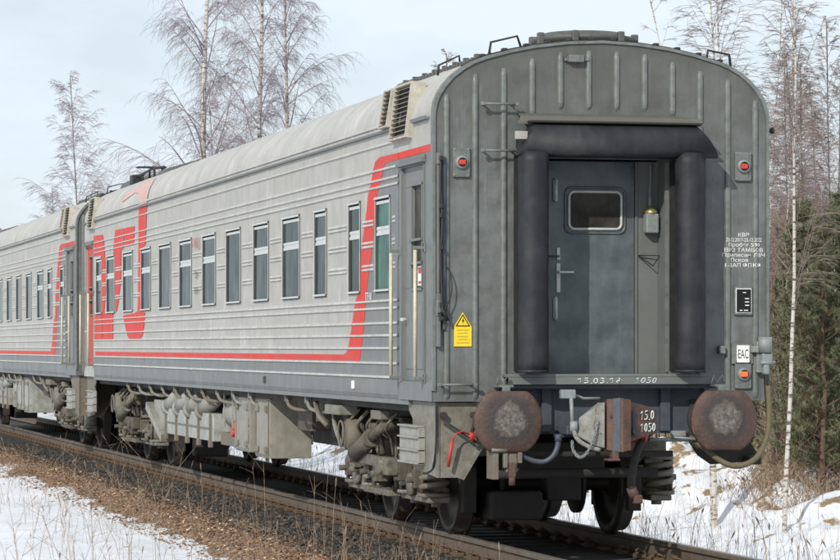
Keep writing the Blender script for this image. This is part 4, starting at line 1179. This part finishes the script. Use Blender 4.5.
def snow_mat():
    m = bpy.data.materials.new('snow'); m.use_nodes = True; nt = m.node_tree; b = nt.nodes['Principled BSDF']
    tc = nd(nt, 'ShaderNodeTexCoord').outputs['Object']
    n1 = noise(nt, tc, 2.2, 6, .7)
    v = ramp(nt, n1, [(.3, (.60,.62,.66)), (.7, (.76,.77,.79))])
    # thawed patches of dead grass, only on the rise right of the track
    sp = nd(nt, 'ShaderNodeSeparateXYZ'); nt.links.new(tc, sp.inputs[0])
    rt = ramp(nt, sp.outputs[0], [(0, (0,0,0)), (1, (1,1,1))]) 
    mr = nd(nt, 'ShaderNodeMapRange'); nt.links.new(sp.outputs[0], mr.inputs[0]); mr.inputs[1].default_value = 8.0; mr.inputs[2].default_value = 12.0
    n2 = noise(nt, tc, 1.1, 6, .65)
    ad = nd(nt, 'ShaderNodeMath', operation='MULTIPLY_ADD'); nt.links.new(mr.outputs[0], ad.inputs[0]); ad.inputs[1].default_value = .16; nt.links.new(n2, ad.inputs[2])
    f = ramp(nt, ad.outputs[0], [(.645, (0,0,0)), (.69, (1,1,1))])
    n3 = noise(nt, tc, 30, 4, .7)
    gcol = ramp(nt, n3, [(.3, (.12,.075,.04)), (.7, (.34,.24,.13))])
    v = mixc(nt, f, v, gcol)
    # specks of litter
    n5 = noise(nt, tc, 38, 3, .6)
    f2 = ramp(nt, n5, [(.74, (0,0,0)), (.77, (.8,.8,.8))])
    v = mixc(nt, f2, v, (.2,.14,.09))
    nt.links.new(v, b.inputs['Base Color']); b.inputs['Roughness'].default_value = .7
    b.inputs['Subsurface Weight'].default_value = .0
    bp = nd(nt, 'ShaderNodeBump'); bp.inputs['Strength'].default_value = .6; bp.inputs['Distance'].default_value = .04
    nt.links.new(noise(nt, tc, 7, 8, .65), bp.inputs['Height']); nt.links.new(bp.outputs[0], b.inputs['Normal'])
    return m
M['snow'] = snow_mat()
xs = steps([(-400,-60,40),(-60,-12,4),(-12,-5,.5),(-5,-1.6,.07),(-1.6,1.4,.5),(1.4,14,.1),(14,30,.6),(30,80,5),(80,600,60)])
ys = steps([(-60,-18,6),(-18,-4,.8),(-4,22,.13),(22,50,.22),(50,120,4),(120,1500,90)])
tag(grid('snow_ground', xs, ys, snow_h, M['snow']), kind='structure')

def bal_h(x, y):
    w = nz(x, y, 2.5, 4)*.025+nz(x,y,9,1)*.012
    ax = -x if x < 0 else x
    if x < 0:
        if ax < 1.12: z = -.245
        elif ax < 1.95: z = -.200-.03*(ax-1.12)
        elif ax < 2.65: z = -.225-.15*(ax-1.95)/.7
        else: z = -.375-.5*(ax-2.65)
    else:
        z = -.245 if ax < 1.5 else -.245-.35*(ax-1.5)
    if .6 < ax < 1.05: w *= .3
    return z+w
def bal_mat():
    m = bpy.data.materials.new('ballast'); m.use_nodes = True; nt = m.node_tree; b = nt.nodes['Principled BSDF']
    tc = nd(nt, 'ShaderNodeTexCoord').outputs['Object']
    vo = nd(nt, 'ShaderNodeTexVoronoi'); vo.inputs['Scale'].default_value = 26; nt.links.new(tc, vo.inputs['Vector'])
    hs = nd(nt, 'ShaderNodeSeparateColor'); nt.links.new(vo.outputs['Color'], hs.inputs[0])
    dk = ramp(nt, hs.outputs[0], [(0, (.016,.014,.013)), (.6, (.035,.031,.028)), (1, (.07,.06,.05))])
    br = ramp(nt, hs.outputs[0], [(0, (.09,.055,.038)), (.5, (.21,.13,.08)), (.85,(.32,.21,.13)), (1, (.50,.40,.28))])
    sp = nd(nt, 'ShaderNodeSeparateXYZ'); nt.links.new(tc, sp.inputs[0])
    n2 = noise(nt, tc, 3, 5, .7)
    ad = nd(nt, 'ShaderNodeMath', operation='MULTIPLY_ADD'); nt.links.new(n2, ad.inputs[0]); ad.inputs[1].default_value = .5; nt.links.new(sp.outputs[0], ad.inputs[2])
    mr = nd(nt, 'ShaderNodeMapRange'); nt.links.new(ad.outputs[0], mr.inputs[0]); mr.inputs[1].default_value = -1.62; mr.inputs[2].default_value = -1.85; 
    v = mixc(nt, mr.outputs[0], dk, br)
    nt.links.new(v, b.inputs['Base Color']); b.inputs['Roughness'].default_value = .9
    bp = nd(nt, 'ShaderNodeBump'); bp.inputs['Strength'].default_value = 1; bp.inputs['Distance'].default_value = .03
    nt.links.new(vo.outputs['Distance'], bp.inputs['Height']); nt.links.new(bp.outputs[0], b.inputs['Normal'])
    return m
M['ballast'] = bal_mat()
tag(grid('ballast_bed', steps([(-4,-3,.2),(-3,-1.5,.06),(-1.5,1.5,.12),(1.5,2.6,.1)]), steps([(-16,-4,.4),(-4,14,.1),(14,45,.3),(45,95,2)]), bal_h, M['ballast']), kind='structure')

def scatter(name, pts, mats, label, cat, seed):
    """many small angular stones / dead leaves in one mesh; pts: (x,y,z,size,flat,matindex)"""
    rnd = random.Random(seed); vs = []; fs = []; mi = []
    base = [(1,0,0),(-1,0,0),(0,1,0),(0,-1,0),(0,0,1),(0,0,-1)]
    fc = [(0,2,4),(2,1,4),(1,3,4),(3,0,4),(2,0,5),(1,2,5),(3,1,5),(0,3,5)]
    for x, y, z, s, fl, k in pts:
        rot = mathutils.Euler((rnd.uniform(-.6,.6), rnd.uniform(-.6,.6), rnd.uniform(0,6.28))).to_matrix()
        sc = (s*rnd.uniform(.7,1.3), s*rnd.uniform(.5,1.1), s*fl*rnd.uniform(.6,1.2))
        n = len(vs)
        for p in base:
            q = rot @ Vector((p[0]*sc[0]*rnd.uniform(.75,1.2), p[1]*sc[1]*rnd.uniform(.75,1.2), p[2]*sc[2]))
            vs.append((x+q.x, y+q.y, z+q.z))
        for f in fc: fs.append(tuple(n+i for i in f)); mi.append(k)
    me = bpy.data.meshes.new(name); me.from_pydata(vs, [], fs)
    for m_ in mats: me.materials.append(m_)
    me.polygons.foreach_set('material_index', mi)
    o = bpy.data.objects.new(name, me); col.objects.link(o)
    tag(o, label, cat, None, 'stuff'); return o
def flatmat(name, c, r=.85):
    m = bpy.data.materials.new(name); m.use_nodes = True; b = m.node_tree.nodes['Principled BSDF']
    b.inputs['Base Color'].default_value = (*c, 1); b.inputs['Roughness'].default_value = r; b.inputs['Specular IOR Level'].default_value = .25; return m
SD = [flatmat('stone_dark', (.035,.031,.028)), flatmat('stone_mid', (.07,.06,.05)), flatmat('stone_light', (.12,.10,.085))]
SB = [flatmat('litter_brown', (.20,.125,.08)), flatmat('litter_tan', (.32,.21,.13)), flatmat('litter_pale', (.58,.47,.34)), flatmat('litter_dark', (.10,.066,.048)), flatmat('litter_rust', (.27,.15,.085))]
rnd = random.Random(11)
pts = []
for i in range(27000):
    y = -4+rnd.random()**1.5*40; x = rnd.uniform(-2.05,-.86) if rnd.random() < .88 else rnd.uniform(-.7,1.7)
    pts.append((x, y, bal_h(x,y)+rnd.uniform(-.01,.012), rnd.uniform(.014,.036), .8, rnd.choice((0,0,0,1,1,2))))
scatter('ballast_stones', pts, SD, 'dark crushed stone lying around and outside the near rail', 'ballast', 3)
pts = []
for i in range(32000):
    y = -4+rnd.random()**1.4*44
    x = -1.78-abs(rnd.gauss(0,.42)) if rnd.random() < .5 else rnd.uniform(-2.9,-1.85)
    if x < -2.5+.12*nz(0,y,2,7) and rnd.random() < .6: continue
    z = max(bal_h(x,y), snow_h(x,y) if x < -2.0 else -9)
    pts.append((x, y, z+rnd.uniform(-.006,.014), rnd.uniform(.010,.028), .35, rnd.choices((0,1,2,3,4),(4,3,.7,3,3))[0]))
scatter('leaf_litter', pts, SB, 'brown dead leaves and gravel on the bank between rail and snow', 'leaf litter', 4)

# ------------------------------------------------------------------ vegetation
def bark(name, c, c2, sc):
    m = bpy.data.materials.new(name); m.use_nodes = True; nt = m.node_tree; b = nt.nodes['Principled BSDF']
    tc = nd(nt, 'ShaderNodeTexCoord').outputs['Object']
    v = ramp(nt, noise(nt, tc, sc, 4, .7, (1,1,3)), [(.50, c), (.60, c2)])
    nt.links.new(v, b.inputs['Base Color']); b.inputs['Roughness'].default_value = .85; b.inputs['Specular IOR Level'].default_value = .2
    return m
M['birch'] = bark('birch_bark', (.50,.47,.42), (.10,.08,.07), 5)
M['twig'] = bark('birch_twigs', (.32,.27,.285), (.21,.175,.19), 2)
M['browntwig'] = bark('brown_twigs', (.24,.185,.16), (.15,.115,.10), 2)
M['alder'] = bark('alder_bark', (.20,.175,.15), (.10,.085,.07), 4)
M['brush'] = bark('brushwood', (.26,.20,.155), (.14,.105,.085), 3)
M['drygrass'] = bark('dry_grass_stalk', (.27,.20,.135), (.13,.092,.068), 5)
M['pinebark'] = bark('pine_bark', (.13,.085,.06), (.07,.05,.04), 5)
def needle_mat(name, a, c):
    m = bpy.data.materials.new(name); m.use_nodes = True; nt = m.node_tree; b = nt.nodes['Principled BSDF']
    tc = nd(nt, 'ShaderNodeTexCoord').outputs['Object']
    v = ramp(nt, noise(nt, tc, 1.3, 4, .6), [(.35, a), (.65, c)])
    nt.links.new(v, b.inputs['Base Color']); b.inputs['Roughness'].default_value = .7; b.inputs['Specular IOR Level'].default_value = .2
    return m
M['needle'] = needle_mat('pine_needles', (.10,.12,.065), (.23,.24,.135))

class TB:     # fast thin-branch collector
    def __init__(s): s.v = []; s.f = []
    def limb(s, pts, rs, n=3):
        base = len(s.v); m = len(pts)
        for i, p in enumerate(pts):
            t = (pts[min(i+1,m-1)]-pts[max(i-1,0)]).normalized()
            a = t.orthogonal().normalized(); b = t.cross(a)
            for k in range(n):
                an = 2*math.pi*k/n; q = p+(a*math.cos(an)+b*math.sin(an))*rs[i]; s.v.append((q.x,q.y,q.z))
        for i in range(m-1):
            for k in range(n):
                s.f.append((base+i*n+k, base+i*n+(k+1)%n, base+(i+1)*n+(k+1)%n, base+(i+1)*n+k))
    def mesh(s, name, mat_, parent=None):
        me = bpy.data.meshes.new(name); me.from_pydata(s.v, [], s.f)
        return link_mesh(name, me, mat_, parent)

def birch(seed, H, r0, bare=.25, nb=46, droop=1.0, spread=.30, twigs=9, fat=1.0, up=.8):
    """trunk and crown meshes at the origin"""
    rnd = random.Random(seed)
    tr = TB(); cr = TB()
    pts = []; x = y = 0; dx = rnd.uniform(-.02,.02); dy = rnd.uniform(-.02,.02)
    K = 14
    for i in range(K+1):
        pts.append(Vector((x, y, H*i/K-.3*(i == 0)))); dx += rnd.uniform(-.035,.035); dy += rnd.uniform(-.03,.03)
        x += dx*H/K; y += dy*H/K
    rs = [max(.012, r0*(1-i/K)**.9) for i in range(K+1)]
    tr.limb(pts, rs, 8)
    for i in range(nb):
        t = bare+(1-bare)*((i+rnd.random())/nb)
        k = min(K-1, int(t*K)); fr = t*K-k
        p = pts[k].lerp(pts[k+1], fr)
        az = rnd.uniform(0, 6.28); Lb = H*spread*(1.05-t)**.7*rnd.uniform(.6,1.15)
        el = up*rnd.uniform(.7,1.2)
        d = Vector((math.cos(az)*math.cos(el), math.sin(az)*math.cos(el), math.sin(el)))
        bp = [p]; q = p.copy(); nseg = 7
        for j in range(nseg):
            d.z -= .12*droop*(j/nseg)*1.6; d.x += rnd.uniform(-.12,.12); d.y += rnd.uniform(-.12,.12)
            d.normalize(); q = q+d*Lb/nseg; bp.append(q.copy())
        rb = max(.008, rs[k]*.35)*fat
        cr.limb(bp, [max(.0045*fat, rb*(1-j/(nseg+.5))) for j in range(nseg+1)], 4)
        for j in range(twigs):
            u = .25+.75*rnd.random(); kk = min(nseg-1, int(u*nseg)); p2 = bp[kk].lerp(bp[kk+1], u*nseg-kk)
            az2 = az+rnd.uniform(-1.3,1.3); el2 = rnd.uniform(.0,.7)
            d2 = Vector((math.cos(az2)*math.cos(el2), math.sin(az2)*math.cos(el2), math.sin(el2)))
            tp = [p2]; q2 = p2.copy(); Lt = Lb*rnd.uniform(.25,.5)*(1.1-u*.4)
            for s_ in range(6):
                d2.z -= .30*droop*rnd.uniform(.6,1.3); d2.x += rnd.uniform(-.15,.15); d2.y += rnd.uniform(-.15,.15); d2.normalize()
                q2 = q2+d2*Lt/6; tp.append(q2.copy())
            cr.limb(tp, [max(.0026*fat, .005*fat*(1-s_/7)) for s_ in range(7)], 3)
            for _ in range(4):
                m_ = rnd.randint(1,5); d3 = (tp[m_+1]-tp[m_]).normalized()+Vector((rnd.uniform(-.8,.8), rnd.uniform(-.8,.8), rnd.uniform(-.5,.3)*droop)); d3.normalize()
                a = tp[m_]; b_ = a+d3*Lt*.28; d3.z -= .5*droop; d3.normalize(); c_ = b_+d3*Lt*.25
                cr.limb([a, b_, c_], [.0029*fat, .0026*fat, .002*fat], 3)
    return tr, cr

def pixel_pt(px, depth, z=0):
    th = R_(13.59); Fv = (math.sin(th), math.cos(th)); Rv = (math.cos(th), -math.sin(th)); r = (px-420)/3040*depth
    return (-7.92+Fv[0]*depth+Rv[0]*r, -25.86+Fv[1]*depth+Rv[1]*r, z)
protos = {}
def plant_birch(kind, loc, rz, sc, label, group, trunk_mat='birch'):
    if kind not in protos:
        e = empty('birch_tree', loc, rz)
        tr, cr = birch(*BK[kind][0], **BK[kind][1])
        tr.mesh('trunk', M[BK[kind][2]], e); cr.mesh('crown', M['twig' if kind[0] != 's' else 'browntwig'], e)
        protos[kind] = e
    else:
        e = copy_tree(protos[kind]); e.location = loc; e.rotation_euler = (0,0,rz)
    e.scale = (sc,)*3
    tag(e, label, 'tree', group)
    return e
BK = {'big': ((21, 18, .13), dict(nb=80, twigs=24, spread=.21, droop=.8, fat=1.0, bare=.2, up=.95), 'birch'),
      'big2': ((32, 17, .115), dict(nb=76, twigs=24, spread=.19, droop=.8, fat=1.0, bare=.2, up=.95), 'birch'),
      'mid': ((43, 10, .06), dict(nb=90, twigs=18, spread=.28, droop=.5, fat=.85, bare=.15, up=1.05), 'alder'),
      'slim': ((54, 12, .043), dict(nb=54, twigs=14, spread=.19, droop=.3, fat=.85, bare=.3, up=1.1), 'birch'),
      'slim2': ((65, 8, .038), dict(nb=50, twigs=14, spread=.22, droop=.2, fat=.9, bare=.25, up=1.1), 'alder')}
def B(kind, px, depth, sc, label, group='bare birches behind the train', rz=None):
    x, y, z = pixel_pt(px, depth); z = snow_h(x, y)-.1
    plant_birch(kind, (x, y, z), rz if rz is not None else random.uniform(0, 6.28), sc, label, group)
B('big', 208, 78, 1.0, 'tallest bare birch at left with white trunk rising straight above the coach roof', rz=.4)
B('big2', 252, 82, 1.05, 'bare birch with dark forked limbs, right of the tallest white-trunked birch')
B('big2', 286, 86, 1.0, 'rightmost tall bare birch of the left clump, drooping twigs over the roof', rz=2.2)
B('mid', 228, 80, .98, 'smaller bare birch in the gap between the tall left birches')
B('mid', 268, 76, .85, 'small bare birch low between the two right trunks of the left clump')
B('mid', 90, 105, 1.27, 'narrow bare birch standing alone above the second coach roof', rz=1)
B('mid', 66, 112, .92, 'low bare birch just left of the narrow lone birch')
B('mid', 105, 110, .88, 'low bare birch just right of the narrow lone birch')
B('mid', 150, 92, .86, 'low spreading bare birch left of the tallest birch, above the roof')
B('mid', 170, 84, .84, 'bare birch with hanging twigs touching the tallest birch from the left')
B('mid', 22, 130, .85, 'faint bare treetop at the left edge above the second coach')
B('mid', 2, 135, .9, 'bare treetop cut by the left edge of the picture')
B('slim2', 375, 95, 1.18, 'thin bare treetop just above the roof left of the vent grille')
B('slim2', 449, 92, 1.50, 'thin bare treetop showing above the front edge of the roof')
B('slim2', 418, 95, 1.32, 'faint thin treetop above the roof vent grille')
RG = 'bare birches right of the train'
B('slim', 784, 50, .98, 'slender white-trunked birch rising just right of the coach end, full height', RG, .3)
B('slim', 722, 62, 1.12, 'slender birch whose top shows above the right shoulder of the coach roof', RG, 1.2)
B('slim', 742, 70, 1.1, 'thin birch top behind the right roof corner', RG, 2.5)
B('slim', 806, 72, .95, 'pale thin birch behind the pines, second from the coach end', RG, 3.1)
B('slim', 768, 66, .9, 'thin birch hugging the right edge of the coach', RG, 4.2)
B('mid', 778, 72, .92, 'fine-twigged bare tree filling the gap beside the coach shoulder', RG)
B('mid', 812, 84, 1.1, 'fine-twigged bare tree rising behind the left pine', RG)
B('mid', 833, 80, 1.0, 'fine-twigged bare tree above the pines at the right edge', RG)
B('slim2', 797, 60, 1.1, 'short thin grey tree right of the slender white birch', RG)
B('slim2', 815, 64, 1.15, 'short thin grey tree above the left pine', RG)
B('slim2', 830, 70, 1.2, 'short thin grey tree near the right edge of the picture', RG)
B('slim2', 838, 76, 1.4, 'taller thin grey tree at the right edge of the picture', RG)
# small birch by the track in front of the mound
bx_, by_, _ = pixel_pt(714, 52); e = empty('birch_tree', (bx_, by_, snow_h(bx_,by_)-.05)); tag(e, 'young white birch growing at the foot of the snow mound, seen below the right buffer', 'tree', RG)
tr, cr = birch(77, 9.5, .07, bare=.5, nb=18, twigs=5, spread=.18, droop=.3, fat=.8)
tr.mesh('trunk', M['birch'], e); cr.mesh('crown', M['twig'], e)

# bare trunks of the wood at right
rnd = random.Random(99)
def pole_tree(seed):
    r_ = random.Random(seed); tr = TB(); cr = TB(); H = r_.uniform(5,7.5)
    pts = [Vector((0,0,-.3))]; lean = r_.uniform(-.04,.04)
    for i in range(1,9): pts.append(Vector((lean*H*i/8+r_.uniform(-.04,.04), r_.uniform(-.05,.05), H*i/8)))
    r0 = r_.uniform(.022,.05); tr.limb(pts, [r0*(1-.8*i/8) for i in range(9)], 6)
    for i in range(26):
        t = r_.uniform(.12,1); p = pts[int(t*7.99)]; az = r_.uniform(0,6.28); Lb = r_.uniform(.4,1.1)*(1.2-t*.6)
        a = p; pp = [a]; d = Vector((math.cos(az)*.6, math.sin(az)*.6, .8))
        for j in range(3):
            d += Vector((r_.uniform(-.25,.25), r_.uniform(-.25,.25), r_.uniform(-.1,.2))); d.normalize(); a = a+d*Lb/3; pp.append(a)
        cr.limb(pp, [.009,.007,.005,.004], 3)
        for _ in range(3):
            k = r_.randint(0,2); q = pp[k]; dd = (d+Vector((r_.uniform(-.7,.7),r_.uniform(-.7,.7),r_.uniform(-.3,.3)))).normalized(); cr.limb([q, q+dd*Lb*.35, q+dd*Lb*.6], [.006,.005,.003], 3)
    return tr, cr
variants = []
for k in range(5):
    tr, cr = pole_tree(k+5); variants.append((tr, cr, None))
made = {}
for i in range(110):
    px = rnd.uniform(560, 850) if i < 55 else (rnd.uniform(300, 560) if i < 70 else rnd.uniform(870, 1700)); dep = rnd.uniform(55, 76)
    x, y, _ = pixel_pt(px, dep); k = rnd.randint(0,4)
    if x < 9.5: continue
    if k not in made:
        e = empty('sapling', (x,y,snow_h(x,y)), rnd.uniform(0,6.28)); variants[k][0].mesh('trunk', M['alder' if k % 2 else 'birch'], e); variants[k][1].mesh('crown', M['brush'], e); made[k] = e
    else:
        e = copy_tree(made[k]); e.location = (x,y,snow_h(x,y)); e.rotation_euler = (0,0,rnd.uniform(0,6.28))
    s_ = rnd.uniform(.75,1.05); e.scale = (s_,s_,s_)
    tag(e, 'thin bare sapling among many in the wood beyond the snow mound', 'tree', 'saplings of the wood right of the track')

# mass of brushwood that reads as one
tb = TB(); rnd = random.Random(5)
for i in range(22300):
    far_ = rnd.random(); low_ = 15000 <= i < 16300; side_ = i >= 16300
    px = rnd.uniform(500, 880) if not low_ else rnd.uniform(772, 880)
    dep = 61+far_*50 if not low_ else 55+far_*8
    if side_: px = rnd.uniform(880, 1900)
    x, y, _ = pixel_pt(px, dep)
    if x < (9.2 if low_ else 11): continue
    H = rnd.uniform(2.0,8.6)*(.62+.38*far_)*(1 if px > 700 else .7)
    if low_: H = rnd.uniform(.6,2.9)
    z = snow_h(x,y)-.05; lx, ly = rnd.uniform(-.18,.18)*H, rnd.uniform(-.1,.1)*H
    p = [Vector((x,y,z)), Vector((x+lx*.3,y+ly*.3,z+H*.4)), Vector((x+lx*.6+rnd.uniform(-.06,.06),y+ly*.6,z+H*.72)), Vector((x+lx,y+ly,z+H))]
    r0 = rnd.uniform(.008,.026); tb.limb(p, [r0,r0*.8,r0*.5,.004], 3)
    for _ in range(5):
        k = rnd.randint(1,2); a = p[k].lerp(p[k+1], rnd.random()); d = Vector((rnd.uniform(-.6,.6),rnd.uniform(-.6,.6),rnd.uniform(.2,1))).normalized()
        l_ = rnd.uniform(.25,.8); b_ = a+d*l_*.5; tb.limb([a, b_, b_+(d+Vector((rnd.uniform(-.4,.4),0,rnd.uniform(-.3,.3)))).normalized()*l_*.5], [.008,.006,.004], 3)
tag(tb.mesh('brushwood', M['brush']), 'tangle of brown bare brushwood filling the wood behind the track', 'brushwood', None, 'stuff')
tb = TB()
for i in range(5200):
    px = rnd.uniform(-60, 900) if i < 3200 else rnd.uniform(900, 2600); dep = rnd.uniform(118, 170)
    x, y, _ = pixel_pt(px, dep)
    if x < 7: continue
    H = rnd.uniform(2.5,6.6)*(1 if px > 600 else .62); z = -.3
    p = [Vector((x,y,z)), Vector((x+rnd.uniform(-.2,.2),y,z+H*.5)), Vector((x+rnd.uniform(-.4,.4),y,z+H))]
    tb.limb(p, [.06,.04,.01], 3)
    for _ in range(7):
        a = p[1].lerp(p[2], rnd.random()) if rnd.random() < .7 else p[0].lerp(p[1], rnd.random()); d = Vector((rnd.uniform(-.7,.7),rnd.uniform(-.7,.7),rnd.uniform(.1,1))).normalized()
        tb.limb([a, a+d*.6, a+d*1.1+Vector((rnd.uniform(-.2,.2),0,.1))], [.02,.014,.008], 3)
tag(tb.mesh('distant_wood', M['brush']), 'distant bare wood along the skyline behind the train', 'wood', None, 'stuff')

# pines
def pine(seed, H, R0, ntuft, low=.1):
    r_ = random.Random(seed); tr = TB(); cr = TB(); nv = []; nf = []
    pts = [Vector((0,0,-.3))]+[Vector((r_.uniform(-.04,.04), r_.uniform(-.04,.04), H*i/8)) for i in range(1,9)]
    tr.limb(pts, [.055*(1-i/9)+.008 for i in range(9)], 8)
    whorls = int(H*3.2)
    for w in range(whorls):
        t = low+(1-low)*(w+r_.random()*.5)/whorls
        nbr = r_.randint(5,7)
        for k in range(nbr):
            az = r_.uniform(0,6.28); Lb = R0*((1-t)**.75+.06)*r_.uniform(.6,1.15)
            p = Vector((0,0,H*t)); d = Vector((math.cos(az), math.sin(az), .25+t*.5)).normalized()
            pp = [p]
            for j in range(5):
                d += Vector((r_.uniform(-.1,.1), r_.uniform(-.1,.1), .07)); d.normalize(); p = p+d*Lb/5; pp.append(p)
            tr.limb(pp, [.016*(1-j/6)+.004 for j in range(6)], 3)
            for q in range(ntuft):
                u = .25+.75*r_.random(); kk = min(4,int(u*5)); c = pp[kk].lerp(pp[kk+1], u*5-kk)
                sd = Vector((r_.uniform(-1,1), r_.uniform(-1,1), r_.uniform(-.3,.9))).normalized()
                tip = c+sd*r_.uniform(.08,.34)*(Lb*.5+.25)
                tr.limb([c, tip], [.006,.004], 3)
                ax = (tip-c).normalized()
                for m_ in range(34):
                    o = c.lerp(tip, .25+.8*r_.random()); nd_ = (ax*r_.uniform(.2,1.1)+Vector((r_.uniform(-1,1),r_.uniform(-1,1),r_.uniform(-1,1)))*.75).normalized()
                    ln = r_.uniform(.07,.12); sdv = nd_.cross(Vector((r_.uniform(-1,1),r_.uniform(-1,1),1))).normalized()*.0062
                    i0 = len(nv); e_ = o+nd_*ln
                    nv.extend([(o-sdv)[:], (o+sdv)[:], e_[:]]); nf.append((i0,i0+1,i0+2))
    return tr, nv, nf
PN = []
for seed, H, R0 in ((3, 7.2, 1.9), (8, 5.6, 1.6)):
    tr, nv, nf = pine(seed, H, R0, 13)
    e = empty('pine_tree'); tr.mesh('trunk', M['pinebark'], e)
    me = bpy.data.meshes.new('crown'); me.from_pydata(nv, [], nf); link_mesh('crown', me, M['needle'], e); PN.append(e)
spots = [(0, 842, 58, .84, 'bushy young pine at the right edge of the picture, the largest of the pines'),
         (1, 803, 55, .86, 'dark young pine just right of the coach, its crown level with the black plate'),
         (1, 823, 53, .88, 'low pine in front of the largest pine, near the right edge'),
         (0, 818, 66, .74, 'taller pine behind the pair of young pines beside the coach'),
         (1, 852, 54, 1.0, 'pine cut by the right edge of the picture'),
         (1, 784, 60, .78, 'small pine half hidden behind the coach end')]
spots += [(i % 2, 885+i*62+random.uniform(-20,20), random.uniform(54,75), random.uniform(.8,1.1), 'young pine further along the wood, outside the right edge of the picture') for i in range(9)]
used = set()
for k, px, dep, sc, lab in spots:
    x, y, _ = pixel_pt(px, dep)
    e = PN[k] if k not in used else copy_tree(PN[k])
    used.add(k); e.location = (x, y, snow_h(x,y)-.05); e.rotation_euler = (0,0,random.uniform(0,6)); e.scale = (sc,sc,sc)
    tag(e, lab, 'pine tree', 'young pines right of the track')

# dry stalks on both banks
tb = TB(); rnd = random.Random(8)
def stalk(x, y, H, r, nb=2, lean=.2):
    z = max(snow_h(x,y), bal_h(x,y) if -4 < x < 2.6 else -9)-.02
    lx, ly = rnd.uniform(-lean,lean)*H, rnd.uniform(-lean,lean)*H
    p = [Vector((x,y,z)), Vector((x+lx*.2,y+ly*.2,z+H*.4)), Vector((x+lx*.55,y+ly*.55,z+H*.75)), Vector((x+lx,y+ly,z+H*(1-abs(rnd.gauss(0,.06)))))]
    tb.limb(p, [r, r*.8, r*.6, r*.35], 3)
    for _ in range(nb):
        k = rnd.randint(0,2); a = p[k].lerp(p[k+1], rnd.random()); d = Vector((rnd.uniform(-.6,.6),rnd.uniform(-.6,.6),rnd.uniform(.1,.9))).normalized(); l_ = H*rnd.uniform(.12,.4)
        tb.limb([a, a+d*l_*.5, a+d*l_+Vector((0,0,-.06*l_))], [r*.6, r*.45, r*.3], 3)
    if rnd.random() < .25:     # seed head
        q = p[3]; tb.limb([q-(p[3]-p[2]).normalized()*.05, q, q+(p[3]-p[2]).normalized()*.04], [r, r*2.6, r*.4], 4)
for i in range(1100):
    y = rnd.uniform(-6, 26); x = rnd.uniform(-7,-2.4)
    if y > 5 and rnd.random() < .35: continue
    stalk(x, y, rnd.uniform(.1,.55) if rnd.random() < .8 else rnd.uniform(.5,1.2), rnd.uniform(.0016,.0038), rnd.randint(1,4), .45)
for i in range(110):
    y = rnd.uniform(-3, 16); x = rnd.uniform(-2.5,-1.55); stalk(x, y, rnd.uniform(.1,.5), rnd.uniform(.0015,.003), 1, .25)
for i in range(13):
    y = rnd.uniform(-2.5, 3.0); x = rnd.uniform(-2.3,-1.5); stalk(x, y, rnd.uniform(.25,.6), rnd.uniform(.0018,.0026), 1, .12)
for px_, yy in ((193,9.5),(250,6),(330,2.5),(420,1.6),(405,1.5),(490,-1.8),(86,16),(295,3)):
    stalk(-2.0, yy, rnd.uniform(.6,.9), .0028, 3, .12)
for i in range(3000):
    y = rnd.uniform(-3, 40); x = rnd.uniform(1.7, 15)
    stalk(x, y, rnd.uniform(.15,.9), rnd.uniform(.002,.0045), 2, .3)
for i in range(70):
    px = rnd.uniform(752, 865); dep = rnd.uniform(52, 61); cx_, cy_, _ = pixel_pt(px, dep)
    for k in range(60):
        stalk(cx_+rnd.gauss(0,.35), cy_+rnd.gauss(0,.5), rnd.uniform(.12,.5), rnd.uniform(.004,.008), 0, .8)
tag(tb.mesh('dry_grass', M['drygrass']), 'dry leafless weed stalks standing in the snow on both sides of the track', 'dry grass', None, 'stuff')

# ------------------------------------------------------------------ light, sky, camera
D = Vector((.84, 1.0, -.76)).normalized()          # the way the sunlight travels
sun = bpy.data.lights.new('sun', 'SUN'); so = bpy.data.objects.new('sun', sun); col.objects.link(so)
so.rotation_euler = D.to_track_quat('-Z', 'Y').to_euler()
sun.energy = 3.6; sun.angle = R_(.55); sun.color = (1.0, .95, .87)
el = math.asin(-D.z); az = math.atan2(-D.x, -D.y)   # azimuth from +Y towards +X
w = bpy.data.worlds.new('World'); scn.world = w; w.use_nodes = True; nt = w.node_tree
bg = nt.nodes['Background']
sky = nd(nt, 'ShaderNodeTexSky', sky_type='NISHITA'); sky.sun_disc = False
sky.sun_elevation = el; sky.sun_rotation = az; sky.air_density = 1.0; sky.dust_density = 1.2; sky.ozone_density = 1.0; sky.altitude = 100
tc = nd(nt, 'ShaderNodeTexCoord').outputs['Generated']
mp = nd(nt, 'ShaderNodeMapping'); mp.inputs['Scale'].default_value = (6,6,14); nt.links.new(tc, mp.inputs[0])
n1 = noise(nt, mp.outputs[0], 1.6, 8, .6)
f = ramp(nt, n1, [(.36, (.66,.66,.66)), (.60, (1,1,1))])
v = mixc(nt, f, sky.outputs[0], (8.5,9.45,10.4))
nt.links.new(v, bg.inputs[0]); bg.inputs[1].default_value = .10

cam = bpy.data.cameras.new('camera'); co_ = bpy.data.objects.new('camera', cam); col.objects.link(co_)
co_.location = (-7.92, -25.86, 1.75); co_.rotation_euler = (R_(90), 0, -R_(13.59))
cam.sensor_width = 36; cam.lens = 3040/840*36; cam.shift_y = 67/840; cam.clip_end = 4000; cam.clip_start = .5
scn.camera = co_
scn.render.engine = 'CYCLES'
scn.view_settings.view_transform = 'Standard'; scn.view_settings.look = 'None'; scn.view_settings.exposure = 0; scn.view_settings.gamma = 1
